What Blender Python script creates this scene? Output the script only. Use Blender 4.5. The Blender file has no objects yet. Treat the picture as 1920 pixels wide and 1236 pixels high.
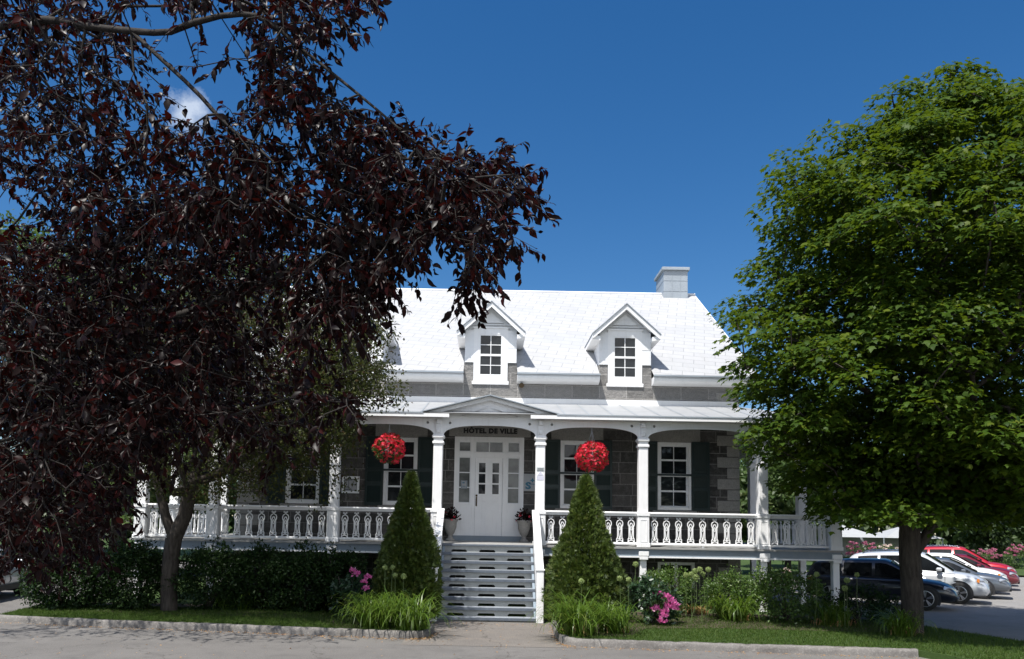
import bpy, bmesh, math, random
import numpy as np
from mathutils import Vector, Matrix
random.seed(7); rng = np.random.default_rng(11)
R = math.radians
scene = bpy.context.scene
col = scene.collection

# ------------------------------------------------------------------ camera
F_PX = 1480.0                       # focal length in pixels of the 1920 px wide photograph
CAM = Vector((0.0, 0.0, 2.2))
PITCH, ROLL = R(5.3), R(1.03)
SHX, SHY = 42.5 / 1920, 229.0 / 1920
cam_data = bpy.data.cameras.new('camera')
cam_data.sensor_fit = 'HORIZONTAL'; cam_data.sensor_width = 36.0
cam_data.lens = F_PX / 1920 * 36.0
cam_data.shift_x, cam_data.shift_y = SHX, SHY
cam_data.clip_start, cam_data.clip_end = 0.05, 3000
cam = bpy.data.objects.new('camera', cam_data); col.objects.link(cam)
CAM_R = Matrix.Rotation(R(90) + PITCH, 3, 'X') @ Matrix.Rotation(ROLL, 3, 'Z')
cam.matrix_world = Matrix.Translation(CAM) @ CAM_R.to_4x4()
scene.camera = cam

def ray(px, py):
    d = Vector(((px - 960 + SHX * 1920) / F_PX, (618 - py + SHY * 1920) / F_PX, -1.0))
    return CAM_R @ d
def at(px, py, Y):                  # the point at depth Y seen at photo pixel (px, py)
    d = ray(px, py)
    return CAM + d * (Y / d.y)
def at_z(px, py, z):                # the point at height z seen at photo pixel
    d = ray(px, py)
    return CAM + d * ((z - CAM.z) / d.z)

# ------------------------------------------------------------------ world, sun, exposure
SUN_EL, SUN_AZ = R(63), R(39)       # azimuth measured from behind the camera towards the left
world = bpy.data.worlds.new('World'); scene.world = world; world.use_nodes = True
wn = world.node_tree; wn.nodes.clear()
w_out = wn.nodes.new('ShaderNodeOutputWorld'); w_bg = wn.nodes.new('ShaderNodeBackground')
w_sky = wn.nodes.new('ShaderNodeTexSky'); w_sky.sky_type = 'NISHITA'; w_sky.sun_disc = False
w_sky.sun_elevation = SUN_EL; w_sky.sun_rotation = R(180) + SUN_AZ
w_sky.air_density = 1.0; w_sky.dust_density = 0.4; w_sky.ozone_density = 2.2; w_sky.altitude = 200
w_bg.inputs['Strength'].default_value = 0.088
# one small wisp of cloud in the sky, fixed to a direction of the sky itself
cd = ray(352, 218).normalized()
w_tc = wn.nodes.new('ShaderNodeTexCoord')
w_dot = wn.nodes.new('ShaderNodeVectorMath'); w_dot.operation = 'SUBTRACT'; w_dot.inputs[1].default_value = cd
w_len = wn.nodes.new('ShaderNodeVectorMath'); w_len.operation = 'LENGTH'
w_noise = wn.nodes.new('ShaderNodeTexNoise'); w_noise.inputs['Scale'].default_value = 30
w_noise.inputs['Detail'].default_value = 6; w_noise.inputs['Roughness'].default_value = 0.65
w_m1 = wn.nodes.new('ShaderNodeMath'); w_m1.operation = 'MULTIPLY_ADD'; w_m1.inputs[1].default_value = 0.075; w_m1.inputs[2].default_value = -0.028
w_add = wn.nodes.new('ShaderNodeMath'); w_add.operation = 'ADD'
w_map = wn.nodes.new('ShaderNodeMapRange'); w_map.inputs['From Min'].default_value = 0.038; w_map.inputs['From Max'].default_value = 0.010
w_map.inputs['To Min'].default_value = 0.0; w_map.inputs['To Max'].default_value = 0.5
w_mix = wn.nodes.new('ShaderNodeMix'); w_mix.data_type = 'RGBA'; w_mix.inputs['B'].default_value = (9.0, 9.6, 10.2, 1)
L = wn.links.new
w_hsv = wn.nodes.new('ShaderNodeHueSaturation'); w_hsv.inputs['Saturation'].default_value = 1.36; w_hsv.inputs['Hue'].default_value = .503
L(w_tc.outputs['Generated'], w_dot.inputs[0]); L(w_dot.outputs[0], w_len.inputs[0])
L(w_tc.outputs['Generated'], w_noise.inputs['Vector']); L(w_noise.outputs['Fac'], w_m1.inputs[0])
L(w_len.outputs['Value'], w_add.inputs[0]); L(w_m1.outputs[0], w_add.inputs[1]); L(w_add.outputs[0], w_map.inputs['Value'])
L(w_map.outputs['Result'], w_mix.inputs['Factor']); L(w_sky.outputs['Color'], w_hsv.inputs['Color']); L(w_hsv.outputs['Color'], w_mix.inputs['A'])
# cumulus behind the camera, unseen, added to brighten shaded faces and reflect in panes
w_sep = wn.nodes.new('ShaderNodeSeparateXYZ'); L(w_tc.outputs['Generated'], w_sep.inputs[0])
def w_range(src, a, b):
    n = wn.nodes.new('ShaderNodeMapRange'); n.interpolation_type = 'SMOOTHSTEP'; n.inputs['From Min'].default_value = a; n.inputs['From Max'].default_value = b
    L(src, n.inputs['Value']); return n.outputs['Result']
w_n2 = wn.nodes.new('ShaderNodeTexNoise'); w_n2.inputs['Scale'].default_value = 3.2; w_n2.inputs['Detail'].default_value = 7; w_n2.inputs['Roughness'].default_value = 0.55
L(w_tc.outputs['Generated'], w_n2.inputs['Vector'])
w_mul = wn.nodes.new('ShaderNodeMath'); w_mul.operation = 'MULTIPLY'
L(w_range(w_sep.outputs['Y'], -.12, -.42), w_mul.inputs[0]); L(w_range(w_n2.outputs['Fac'], .43, .58), w_mul.inputs[1])
w_mix2 = wn.nodes.new('ShaderNodeMix'); w_mix2.data_type = 'RGBA'; w_mix2.inputs['B'].default_value = (13.4, 13.7, 14.2, 1)
L(w_mul.outputs[0], w_mix2.inputs['Factor']); L(w_mix.outputs['Result'], w_mix2.inputs['A'])
L(w_mix2.outputs['Result'], w_bg.inputs['Color']); L(w_bg.outputs[0], w_out.inputs['Surface'])

SUN_DIR = Vector((-math.sin(SUN_AZ) * math.cos(SUN_EL), -math.cos(SUN_AZ) * math.cos(SUN_EL), math.sin(SUN_EL)))
sun_data = bpy.data.lights.new('sun', 'SUN'); sun_data.energy = 5.0; sun_data.angle = R(0.53); sun_data.color = (1.0, 0.965, 0.91)
sun = bpy.data.objects.new('sun', sun_data); col.objects.link(sun)
sun.rotation_euler = (-SUN_DIR).to_track_quat('-Z', 'Y').to_euler(); sun.location = (-20, -30, 60)
vs = scene.view_settings
scene.display_settings.display_device = 'sRGB'
vs.view_transform = 'Standard'; vs.look = 'None'; vs.gamma = 1.0; vs.use_curve_mapping = False
vs.exposure = 0.52
try:
    scene.cycles.max_bounces = 8; scene.cycles.diffuse_bounces = 3; scene.cycles.glossy_bounces = 3
    scene.cycles.transmission_bounces = 4; scene.cycles.transparent_max_bounces = 6
except Exception: pass

# ------------------------------------------------------------------ helpers: objects
def tag(o, label=None, cat=None, group=None, kind=None):
    if label: o['label'] = label
    if cat: o['category'] = cat
    if group: o['group'] = group
    if kind: o['kind'] = kind
    return o
def empty(name, loc, label=None, cat=None, group=None):
    o = bpy.data.objects.new(name, None); col.objects.link(o); o.location = loc
    o.empty_display_size = 0.2
    return tag(o, label, cat, group)
def link(name, me, parent=None, loc=None):
    o = bpy.data.objects.new(name, me); col.objects.link(o)
    if parent is not None: o.parent = parent
    if loc is not None: o.location = loc
    return o
def root_of(o):
    while o.parent is not None: o = o.parent
    return o
def mesh_np(name, V, Fc, mat, smooth=False):
    """V (n,3) array, Fc (m,k) array of equal-sided faces"""
    V = np.asarray(V, dtype=np.float32); Fc = np.asarray(Fc, dtype=np.int32)
    me = bpy.data.meshes.new(name)
    m, k = Fc.shape
    me.vertices.add(len(V)); me.vertices.foreach_set('co', V.ravel())
    me.loops.add(m * k); me.loops.foreach_set('vertex_index', Fc.ravel())
    me.polygons.add(m); me.polygons.foreach_set('loop_start', np.arange(0, m * k, k, dtype=np.int32))
    try: me.polygons.foreach_set('loop_total', np.full(m, k, dtype=np.int32))
    except Exception: pass
    if smooth: me.polygons.foreach_set('use_smooth', np.ones(m, dtype=bool))
    me.update(calc_edges=True); me.validate()
    if mat is not None: me.materials.append(mat)
    return me
class MB:
    """collects simple shapes into ONE mesh"""
    def __init__(s): s.v = []; s.f = []
    def add(s, vs_, fs_):
        n = len(s.v); s.v += [tuple(p) for p in vs_]; s.f += [tuple(i + n for i in f) for f in fs_]; return s
    def box(s, x0, x1, y0, y1, z0, z1):
        v = [(x0, y0, z0), (x1, y0, z0), (x1, y1, z0), (x0, y1, z0), (x0, y0, z1), (x1, y0, z1), (x1, y1, z1), (x0, y1, z1)]
        return s.add(v, [(0, 3, 2, 1), (4, 5, 6, 7), (0, 1, 5, 4), (1, 2, 6, 5), (2, 3, 7, 6), (3, 0, 4, 7)])
    def bbox(s, x0, x1, y0, y1, z0, z1, b=0.01):
        """bevelled box"""
        bm = bmesh.new(); bmesh.ops.create_cube(bm, size=1.0)
        for v in bm.verts:
            v.co = Vector((x0 + (v.co.x + .5) * (x1 - x0), y0 + (v.co.y + .5) * (y1 - y0), z0 + (v.co.z + .5) * (z1 - z0)))
        bmesh.ops.bevel(bm, geom=bm.edges[:], offset=b, segments=1, affect='EDGES')
        bm.verts.index_update(); s.add([v.co[:] for v in bm.verts], [[v.index for v in f.verts] for f in bm.faces]); bm.free(); return s
    def prism(s, pts, y0, y1):
        """polygon of (x, z) extruded along y"""
        n = len(pts)
        v = [(p[0], y0, p[1]) for p in pts] + [(p[0], y1, p[1]) for p in pts]
        f = [tuple(range(n)), tuple(range(2 * n - 1, n - 1, -1))]
        f += [(i, n + i, n + (i + 1) % n, (i + 1) % n) for i in range(n)]
        return s.add(v, f)
    def prism_x(s, pts, x0, x1):
        n = len(pts)
        v = [(x0, p[0], p[1]) for p in pts] + [(x1, p[0], p[1]) for p in pts]
        f = [tuple(range(n)), tuple(range(2 * n - 1, n - 1, -1))]
        f += [(i, n + i, n + (i + 1) % n, (i + 1) % n) for i in range(n)]
        return s.add(v, f)
    def tube(s, pts, rad, k=6, cap=True):
        pts = [Vector(p) for p in pts]
        rad = rad if hasattr(rad, '__len__') else [rad] * len(pts)
        n0 = len(s.v); prev = None
        for i, p in enumerate(pts):
            t = (pts[min(i + 1, len(pts) - 1)] - pts[max(i - 1, 0)])
            if t.length < 1e-9: t = Vector((0, 0, 1))
            t.normalize()
            a = Vector((0, 0, 1)) if abs(t.z) < .9 else Vector((1, 0, 0))
            if prev is not None: a = prev
            u = a - t * a.dot(t)
            if u.length < 1e-6: u = t.orthogonal()
            u.normalize(); w = t.cross(u); prev = u
            for j in range(k):
                an = 2 * math.pi * j / k
                s.v.append(tuple(p + (u * math.cos(an) + w * math.sin(an)) * rad[i]))
        for i in range(len(pts) - 1):
            for j in range(k):
                a = n0 + i * k + j; b = n0 + i * k + (j + 1) % k
                s.f.append((a, b, b + k, a + k))
        if cap:
            s.f.append(tuple(range(n0 + k - 1, n0 - 1, -1))); e = n0 + (len(pts) - 1) * k; s.f.append(tuple(range(e, e + k)))
        return s
    def lathe(s, prof, cx, cy, k=20):
        n0 = len(s.v)
        for r, z in prof:
            for j in range(k):
                a = 2 * math.pi * j / k; s.v.append((cx + r * math.cos(a), cy + r * math.sin(a), z))
        for i in range(len(prof) - 1):
            for j in range(k):
                a = n0 + i * k + j; b = n0 + i * k + (j + 1) % k
                s.f.append((a, b, b + k, a + k))
        s.f.append(tuple(range(n0 + k - 1, n0 - 1, -1))); e = n0 + (len(prof) - 1) * k; s.f.append(tuple(range(e, e + k)))
        return s
    def stroke(s, pts, w, y0, y1):
        """flat strip along a polyline of (x, z), thickness y0..y1 : overlapping mitred boxes"""
        P = [Vector((p[0], p[1])) for p in pts]; n = len(P); Lp = []; Rp = []
        closed = (P[0] - P[-1]).length < 1e-6
        for i in range(n):
            if closed: a = P[(i - 1) % (n - 1)]; b = P[(i + 1) % (n - 1)] if i < n - 1 else P[1]
            else: a = P[max(i - 1, 0)]; b = P[min(i + 1, n - 1)]
            t = (b - a); t.normalize(); nn = Vector((-t.y, t.x)) * w / 2
            Lp.append(P[i] + nn); Rp.append(P[i] - nn)
        n0 = len(s.v)
        for i in range(n):
            for q in (Lp[i], Rp[i]):
                s.v.append((q.x, y0, q.y)); s.v.append((q.x, y1, q.y))
        for i in range(n - 1):
            a = n0 + 4 * i; b = a + 4
            s.f += [(a, a + 2, b + 2, b), (a + 1, b + 1, b + 3, a + 3), (a, b, b + 1, a + 1), (a + 2, a + 3, b + 3, b + 2)]
        s.f += [(n0, n0 + 1, n0 + 3, n0 + 2), (n0 + 4 * n - 4, n0 + 4 * n - 2, n0 + 4 * n - 1, n0 + 4 * n - 3)]
        return s
    def mesh(s, name, mat, off=(0, 0, 0), smooth=False):
        me = bpy.data.meshes.new(name)
        me.from_pydata([(p[0] - off[0], p[1] - off[1], p[2] - off[2]) for p in s.v], [], s.f); me.update()
        if smooth: me.polygons.foreach_set('use_smooth', [True] * len(me.polygons))
        if mat is not None: me.materials.append(mat)
        return me
    def build(s, name, mat, parent=None, smooth=False):
        off = root_of(parent).location if parent is not None else (0, 0, 0)
        return link(name, s.mesh(name, mat, off, smooth), parent)
def flat_shape(loops, depth):
    """outline with holes -> (verts in x,z ; faces) with thickness along y from 0 to depth"""
    cu = bpy.data.curves.new('outline', 'CURVE'); cu.dimensions = '2D'; cu.fill_mode = 'BOTH'; cu.extrude = depth / 2
    for lp in loops:
        sp = cu.splines.new('POLY'); sp.points.add(len(lp) - 1); sp.use_cyclic_u = True
        for p, q in zip(sp.points, lp): p.co = (q[0], q[1], 0, 1)
    return curve_to_lists(cu, depth)
def curve_to_lists(cu, depth):
    ob = bpy.data.objects.new('outline', cu); col.objects.link(ob)
    me = bpy.data.meshes.new_from_object(ob.evaluated_get(bpy.context.evaluated_depsgraph_get()))
    v = [(p.co.x, depth / 2 - p.co.z, p.co.y) for p in me.vertices]; f = [tuple(p.vertices) for p in me.polygons]
    bpy.data.objects.remove(ob); bpy.data.meshes.remove(me); bpy.data.curves.remove(cu)
    return v, f
def text_lists(body, size, depth, sx=1.0, bold=0.0, spacing=1.0):
    cu = bpy.data.curves.new('lettering', 'FONT'); cu.body = body; cu.size = size; cu.extrude = depth / 2
    cu.align_x = 'CENTER'; cu.align_y = 'CENTER'; cu.offset = bold; cu.space_character = spacing; cu.resolution_u = 3
    v, f = curve_to_lists(cu, depth)
    return [(p[0] * sx, p[1], p[2]) for p in v], f
def ngon_sheet(name, pts, z, mat, kind='structure'):
    me = bpy.data.meshes.new(name)
    bm = bmesh.new(); vs_ = [bm.verts.new((p[0], p[1], z)) for p in pts]; f = bm.faces.new(vs_)
    bmesh.ops.triangulate(bm, faces=[f]); bmesh.ops.recalc_face_normals(bm, faces=bm.faces[:])
    bm.to_mesh(me); bm.free(); me.materials.append(mat)
    return tag(link(name, me), kind=kind)

# ------------------------------------------------------------------ helpers: materials
def nodemat(name):
    m = bpy.data.materials.new(name); m.use_nodes = True; nt = m.node_tree
    return m, nt, nt.nodes['Principled BSDF'], nt.nodes.new, nt.links.new
def mixrgb(new, link_, fac, a, b, blend='MIX'):
    mx = new('ShaderNodeMix'); mx.data_type = 'RGBA'; mx.blend_type = blend
    for key, val in (('Factor', fac), ('A', a), ('B', b)):
        if hasattr(val, 'is_output'): link_(val, mx.inputs[key])
        elif key == 'Factor': mx.inputs[key].default_value = val
        else: mx.inputs[key].default_value = (*val, 1)
    return mx.outputs['Result']
def noise(new, link_, scale, detail=4, rough=0.55, coord='Object', vec=None):
    n = new('ShaderNodeTexNoise'); n.inputs['Scale'].default_value = scale; n.inputs['Detail'].default_value = detail
    n.inputs['Roughness'].default_value = rough
    if vec is None: vec = new('ShaderNodeTexCoord').outputs[coord]
    link_(vec, n.inputs['Vector']); return n.outputs['Fac']
def ramp(new, link_, fac, lo, hi, a=0.0, b=1.0):
    r = new('ShaderNodeMapRange'); r.inputs['From Min'].default_value = lo; r.inputs['From Max'].default_value = hi
    r.inputs['To Min'].default_value = a; r.inputs['To Max'].default_value = b; link_(fac, r.inputs['Value']); return r.outputs['Result']
def bump(new, link_, h, strength, dist, bsdf):
    b = new('ShaderNodeBump'); b.inputs['Strength'].default_value = strength; b.inputs['Distance'].default_value = dist
    link_(h, b.inputs['Height']); link_(b.outputs['Normal'], bsdf.inputs['Normal'])
def paint(name, c, rough=0.5, var=0.12, scale=6.0, grime=(0.35, 0.33, 0.3), grime_amt=0.12, spec=0.5, bumps=0.15):
    m, nt, p, new, lk = nodemat(name)
    n1 = noise(new, lk, scale, 5); n2 = noise(new, lk, scale * 0.3, 3)
    c1 = mixrgb(new, lk, ramp(new, lk, n1, .3, .75), c, tuple(x * (1 - var) for x in c))
    c2 = mixrgb(new, lk, ramp(new, lk, n2, .5, .85, 0, grime_amt), c1, grime)
    tcs = new('ShaderNodeTexCoord'); mps = new('ShaderNodeMapping'); mps.inputs['Scale'].default_value = (1, 1, .10); lk(tcs.outputs['Object'], mps.inputs['Vector'])
    n3 = noise(new, lk, 16, 5, .7, vec=mps.outputs[0]); c2 = mixrgb(new, lk, ramp(new, lk, n3, .52, .78, 0, grime_amt * 1.6), c2, grime)
    n4 = noise(new, lk, 26, 4, .7); c2 = mixrgb(new, lk, ramp(new, lk, n4, .66, .74, 0, grime_amt * 1.8), c2, tuple(x * .8 for x in grime))
    lk(c2, p.inputs['Base Color']); p.inputs['Roughness'].default_value = rough; p.inputs['Specular IOR Level'].default_value = spec
    if bumps: bump(new, lk, noise(new, lk, scale * 6, 3), bumps, 0.004, p)
    return m
def leaf_mat(name, c1, c2, c3=None, rough=0.45, trans=0.35, tcol=None, spec=0.5):
    """leaf: colour differs from leaf to leaf, light passes through"""
    m, nt, p, new, lk = nodemat(name)
    g = new('ShaderNodeNewGeometry'); rnd = g.outputs['Random Per Island']
    c = mixrgb(new, lk, rnd, c1, c2)
    if c3 is not None:
        w = new('ShaderNodeTexWhiteNoise'); w.noise_dimensions = '1D'; lk(rnd, w.inputs['W'])
        c = mixrgb(new, lk, ramp(new, lk, w.outputs['Value'], .8, 1.0), c, c3)
    lk(c, p.inputs['Base Color']); p.inputs['Roughness'].default_value = rough; p.inputs['Specular IOR Level'].default_value = spec
    t = new('ShaderNodeBsdfTranslucent')
    if tcol is None: lk(mixrgb(new, lk, 0.5, c, tuple(min(1, x * 2.2) for x in c2)), t.inputs['Color'])
    else: t.inputs['Color'].default_value = (*tcol, 1)
    ms = new('ShaderNodeMixShader'); ms.inputs[0].default_value = trans
    lk(p.outputs[0], ms.inputs[1]); lk(t.outputs[0], ms.inputs[2]); lk(ms.outputs[0], nt.nodes['Material Output'].inputs['Surface'])
    return m
def simple(name, c, rough=0.5, metal=0.0, spec=0.5, coat=0.0):
    m, nt, p, new, lk = nodemat(name)
    n1 = noise(new, lk, 9, 4)
    lk(mixrgb(new, lk, ramp(new, lk, n1, .35, .7), c, tuple(x * .85 for x in c)), p.inputs['Base Color'])
    p.inputs['Roughness'].default_value = rough; p.inputs['Metallic'].default_value = metal
    p.inputs['Specular IOR Level'].default_value = spec; p.inputs['Coat Weight'].default_value = coat; p.inputs['Coat Roughness'].default_value = 0.05
    return m
M = {}
M['white'] = paint('white_paint', (.86, .86, .86), 0.5, .06, 3, grime_amt=.12)
M['trim'] = paint('white_trim_paint', (.80, .81, .82), 0.5, .06, 3, grime_amt=.12)
M['deckgrey'] = paint('blue_grey_paint', (.20, .25, .30), 0.5, .15, 4, grime_amt=.15)
M['floor'] = paint('pale_grey_deck_paint', (.33, .33, .32), 0.55, .2, 7, grime=(.2, .18, .15), grime_amt=.3)
M['tread'] = paint('grey_tread_paint', (.31, .34, .375), 0.5, .25, 9, grime=(.25, .24, .22), grime_amt=.3)
M['riser'] = paint('pale_riser_paint', (.30, .31, .30), 0.55, .15, 9, grime_amt=.2)
M['nosing'] = paint('dark_nosing_and_shadow', (.10, .12, .15), 0.5, .2, 9, grime_amt=.1)  # dark nosing paint plus the shadow band below it, both in the colour
M['dark'] = simple('dark_void_fill', (.015, .015, .016), .8)
M['shutter'] = paint('dark_green_paint', (.007, .024, .024), 0.5, .25, 8, grime_amt=.03)
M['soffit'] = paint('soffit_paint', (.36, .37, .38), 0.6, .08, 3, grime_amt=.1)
M['galv'] = paint('galvanised_metal', (.34, .38, .42), 0.42, .2, 2.2, grime=(.3, .33, .36), grime_amt=.35)
M['brass'] = simple('tarnished_brass', (.10, .07, .04), .4, .8)
M['black'] = simple('black_rubber', (.02, .02, .02), .7)
M['letters'] = simple('black_lettering', (.01, .01, .011), .5)

def glass_mat(name, c=(.010, .012, .014), rough=.03):
    m, nt, p, new, lk = nodemat(name)
    n = noise(new, lk, 1.6, 3, .6)
    lk(mixrgb(new, lk, ramp(new, lk, n, .4, .75), c, tuple(x * 2.4 for x in c)), p.inputs['Base Color'])
    p.inputs['Roughness'].default_value = rough; p.inputs['Specular IOR Level'].default_value = .35
    b = new('ShaderNodeBump'); b.inputs['Strength'].default_value = .05; b.inputs['Distance'].default_value = .02
    lk(noise(new, lk, 1.3, 2), b.inputs['Height']); lk(b.outputs['Normal'], p.inputs['Normal'])
    return m
M['glass'] = glass_mat('window_glass')
M['carglass'] = glass_mat('car_glass', (.006, .007, .008), .02)
M['curtain_glass'] = glass_mat('glass_over_curtain', (.10, .105, .10), .06)

def roof_mat():
    m, nt, p, new, lk = nodemat('white_sheet_metal_roof')
    uv = new('ShaderNodeUVMap'); uv.uv_map = 'UVMap'
    mp = new('ShaderNodeMapping'); mp.inputs['Rotation'].default_value = (0, 0, R(13)); lk(uv.outputs[0], mp.inputs['Vector'])
    br = new('ShaderNodeTexBrick'); br.offset = .5; br.inputs['Scale'].default_value = 1.0
    br.inputs['Brick Width'].default_value = .62; br.inputs['Row Height'].default_value = .33; br.inputs['Mortar Size'].default_value = .009
    br.inputs['Mortar Smooth'].default_value = .1; br.inputs['Bias'].default_value = .0
    br.inputs['Color1'].default_value = (.43, .43, .43, 1); br.inputs['Color2'].default_value = (.385, .385, .39, 1); br.inputs['Mortar'].default_value = (.22, .225, .23, 1)
    lk(mp.outputs[0], br.inputs['Vector'])
    n = noise(new, lk, .8, 4)
    c = mixrgb(new, lk, ramp(new, lk, n, .45, .8, 0, .6), br.outputs['Color'], (.36, .37, .38))
    ms_ = new('ShaderNodeMapping'); ms_.inputs['Scale'].default_value = (1, .08, 1); lk(uv.outputs[0], ms_.inputs['Vector'])
    c = mixrgb(new, lk, ramp(new, lk, noise(new, lk, 5, 5, .7, vec=ms_.outputs[0]), .5, .8, 0, .5), c, (.34, .335, .32))
    lk(c, p.inputs['Base Color']); p.inputs['Roughness'].default_value = .5
    inv = new('ShaderNodeMath'); inv.operation = 'SUBTRACT'; inv.inputs[0].default_value = 1; lk(br.outputs['Fac'], inv.inputs[1])
    bump(new, lk, inv.outputs[0], .35, .01, p)
    return m
M['roof'] = roof_mat()
def stone_mat(name, c1, c2, mortar, bw, rh, ms=.012, rough_h=.5, axis='xz', spots=(.24, .23, .215)):
    m, nt, p, new, lk = nodemat(name)
    tc = new('ShaderNodeTexCoord'); sep = new('ShaderNodeSeparateXYZ'); lk(tc.outputs['Object'], sep.inputs[0])
    cmb = new('ShaderNodeCombineXYZ')
    ad = new('ShaderNodeMath'); ad.operation = 'ADD'; lk(sep.outputs['X'], ad.inputs[0]); lk(sep.outputs['Y'], ad.inputs[1])
    lk(ad.outputs[0], cmb.inputs['X']); lk(sep.outputs['Z'], cmb.inputs['Y'])
    br = new('ShaderNodeTexBrick'); br.offset = .43; br.squash = 1.3; br.squash_frequency = 3; br.inputs['Scale'].default_value = 1
    br.inputs['Brick Width'].default_value = bw; br.inputs['Row Height'].default_value = rh; br.inputs['Mortar Size'].default_value = ms
    br.inputs['Mortar Smooth'].default_value = .15
    br.inputs['Color1'].default_value = (*c1, 1); br.inputs['Color2'].default_value = (*c2, 1); br.inputs['Mortar'].default_value = (*mortar, 1)
    lk(cmb.outputs[0], br.inputs['Vector'])
    n = noise(new, lk, 7, 6, .65); n2 = noise(new, lk, 38, 3, .6)
    c = mixrgb(new, lk, ramp(new, lk, n, .45, .8, 0, .55), br.outputs['Color'], spots)
    c = mixrgb(new, lk, ramp(new, lk, n2, .45, .7, 0, .5), c, tuple(x * .45 for x in c1))
    lk(c, p.inputs['Base Color']); p.inputs['Roughness'].default_value = .85; p.inputs['Specular IOR Level'].default_value = .25
    inv = new('ShaderNodeMath'); inv.operation = 'MULTIPLY_ADD'; inv.inputs[1].default_value = -1.0; lk(br.outputs['Fac'], inv.inputs[0])
    lk(ramp(new, lk, n, .2, .8, 0, 1), inv.inputs[2])
    bump(new, lk, inv.outputs[0], rough_h, .04, p)
    return m
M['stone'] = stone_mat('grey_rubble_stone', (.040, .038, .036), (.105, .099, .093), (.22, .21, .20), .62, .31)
M['stone_upper'] = stone_mat('pale_upper_stone', (.17, .165, .158), (.27, .26, .25), (.40, .385, .365), .78, .345, spots=(.36, .35, .335), rough_h=.8)  # paler and larger blocks for the wall band above the veranda roof
M['quoin'] = stone_mat('pale_dressed_stone', (.29, .28, .26), (.33, .315, .30), (.30, .29, .28), 3.0, 3.0, .001, .25, spots=(.42, .40, .37))
M['granite'] = None
def ground_mat(name, c1, c2, speck, sc=60, rough=.9, crack=None, patch=None):
    m, nt, p, new, lk = nodemat(name)
    n1 = noise(new, lk, .55, 5, .6); n2 = noise(new, lk, sc, 3, .7); n3 = noise(new, lk, sc * 2.7, 2, .7)
    c = mixrgb(new, lk, ramp(new, lk, n1, .3, .7), c1, c2)
    c = mixrgb(new, lk, ramp(new, lk, n2, .5, .72, 0, .8), c, speck)
    c = mixrgb(new, lk, ramp(new, lk, n3, .55, .75, 0, .6), c, tuple(x * .5 for x in c1))
    if patch is not None:
        c = mixrgb(new, lk, ramp(new, lk, noise(new, lk, 1.6, 7, .75), .50, .68, 0, .75), c, patch)
    if crack is not None:
        v = new('ShaderNodeTexVoronoi'); v.feature = 'DISTANCE_TO_EDGE'; v.inputs['Scale'].default_value = .35
        tcv = new('ShaderNodeTexCoord'); nn = new('ShaderNodeTexNoise'); nn.inputs['Scale'].default_value = 1.4; nn.inputs['Detail'].default_value = 5
        lk(tcv.outputs['Object'], nn.inputs['Vector'])
        av = new('ShaderNodeVectorMath'); av.operation = 'MULTIPLY_ADD'; av.inputs[1].default_value = (1.3, 1.3, 1.3)
        lk(nn.outputs['Color'], av.inputs[0]); lk(tcv.outputs['Object'], av.inputs[2]); lk(av.outputs[0], v.inputs['Vector'])
        c = mixrgb(new, lk, ramp(new, lk, v.outputs['Distance'], .0, .006, .85, 0), c, crack)
    lk(c, p.inputs['Base Color']); p.inputs['Roughness'].default_value = rough; p.inputs['Specular IOR Level'].default_value = .3
    bump(new, lk, n2, .5, .012, p)
    return m
M['asphalt'] = ground_mat('worn_asphalt', (.115, .108, .101), (.15, .142, .133), (.25, .238, .225), 55, crack=(.06, .054, .048), patch=(.098, .093, .088))
M['path'] = ground_mat('path_asphalt', (.125, .113, .102), (.155, .14, .126), (.29, .265, .24), 45, crack=(.05, .045, .04), patch=(.19, .165, .14))
M['gravel'] = ground_mat('gravel', (.19, .183, .175), (.24, .23, .22), (.34, .325, .31), 40, patch=(.17, .158, .146))
M['lawn'] = ground_mat('lawn_turf', (.028, .056, .011), (.042, .076, .015), (.06, .098, .024), 45, patch=(.05, .07, .018))
M['soil'] = ground_mat('bed_soil', (.05, .038, .028), (.07, .055, .04), (.12, .09, .065), 30, patch=(.10, .075, .05))
M['granite'] = ground_mat('granite_kerb', (.12, .112, .105), (.19, .178, .165), (.30, .28, .26), 30, patch=(.09, .083, .076))
M['concrete'] = ground_mat('pale_concrete', (.36, .33, .30), (.40, .37, .34), (.45, .42, .38), 50)
def bark_mat(name, c1, c2, sc=9):
    m, nt, p, new, lk = nodemat(name)
    tc = new('ShaderNodeTexCoord'); mp = new('ShaderNodeMapping'); mp.inputs['Scale'].default_value = (1, 1, .18); lk(tc.outputs['Object'], mp.inputs['Vector'])
    n = noise(new, lk, sc * 2, 6, .7, vec=mp.outputs[0])
    lk(mixrgb(new, lk, ramp(new, lk, n, .35, .65), c1, c2), p.inputs['Base Color']); p.inputs['Roughness'].default_value = .85
    p.inputs['Specular IOR Level'].default_value = .25
    bump(new, lk, n, .9, .03, p); return m
M['bark'] = bark_mat('dark_bark', (.022, .018, .015), (.068, .057, .048))
M['bark2'] = bark_mat('cherry_bark', (.011, .009, .008), (.042, .036, .032), 6)
M['purple'] = leaf_mat('purple_leaf', (.0028, .0015, .002), (.010, .0045, .0035), (.038, .008, .008), rough=.36, trans=.12, tcol=(.09, .012, .008), spec=.09)
M['bronze'] = leaf_mat('bronze_green_leaf', (.022, .030, .008), (.060, .070, .014), (.05, .018, .010), rough=.55, trans=.3, spec=.2)
M['maple'] = leaf_mat('maple_leaf', (.021, .048, .006), (.054, .096, .009), (.10, .13, .013), rough=.5, trans=.33, tcol=(.13, .19, .010), spec=.14)
M['bgleaf'] = leaf_mat('far_tree_leaf', (.04, .075, .018), (.075, .12, .03), (.10, .13, .035), rough=.5, trans=.35)
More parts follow.
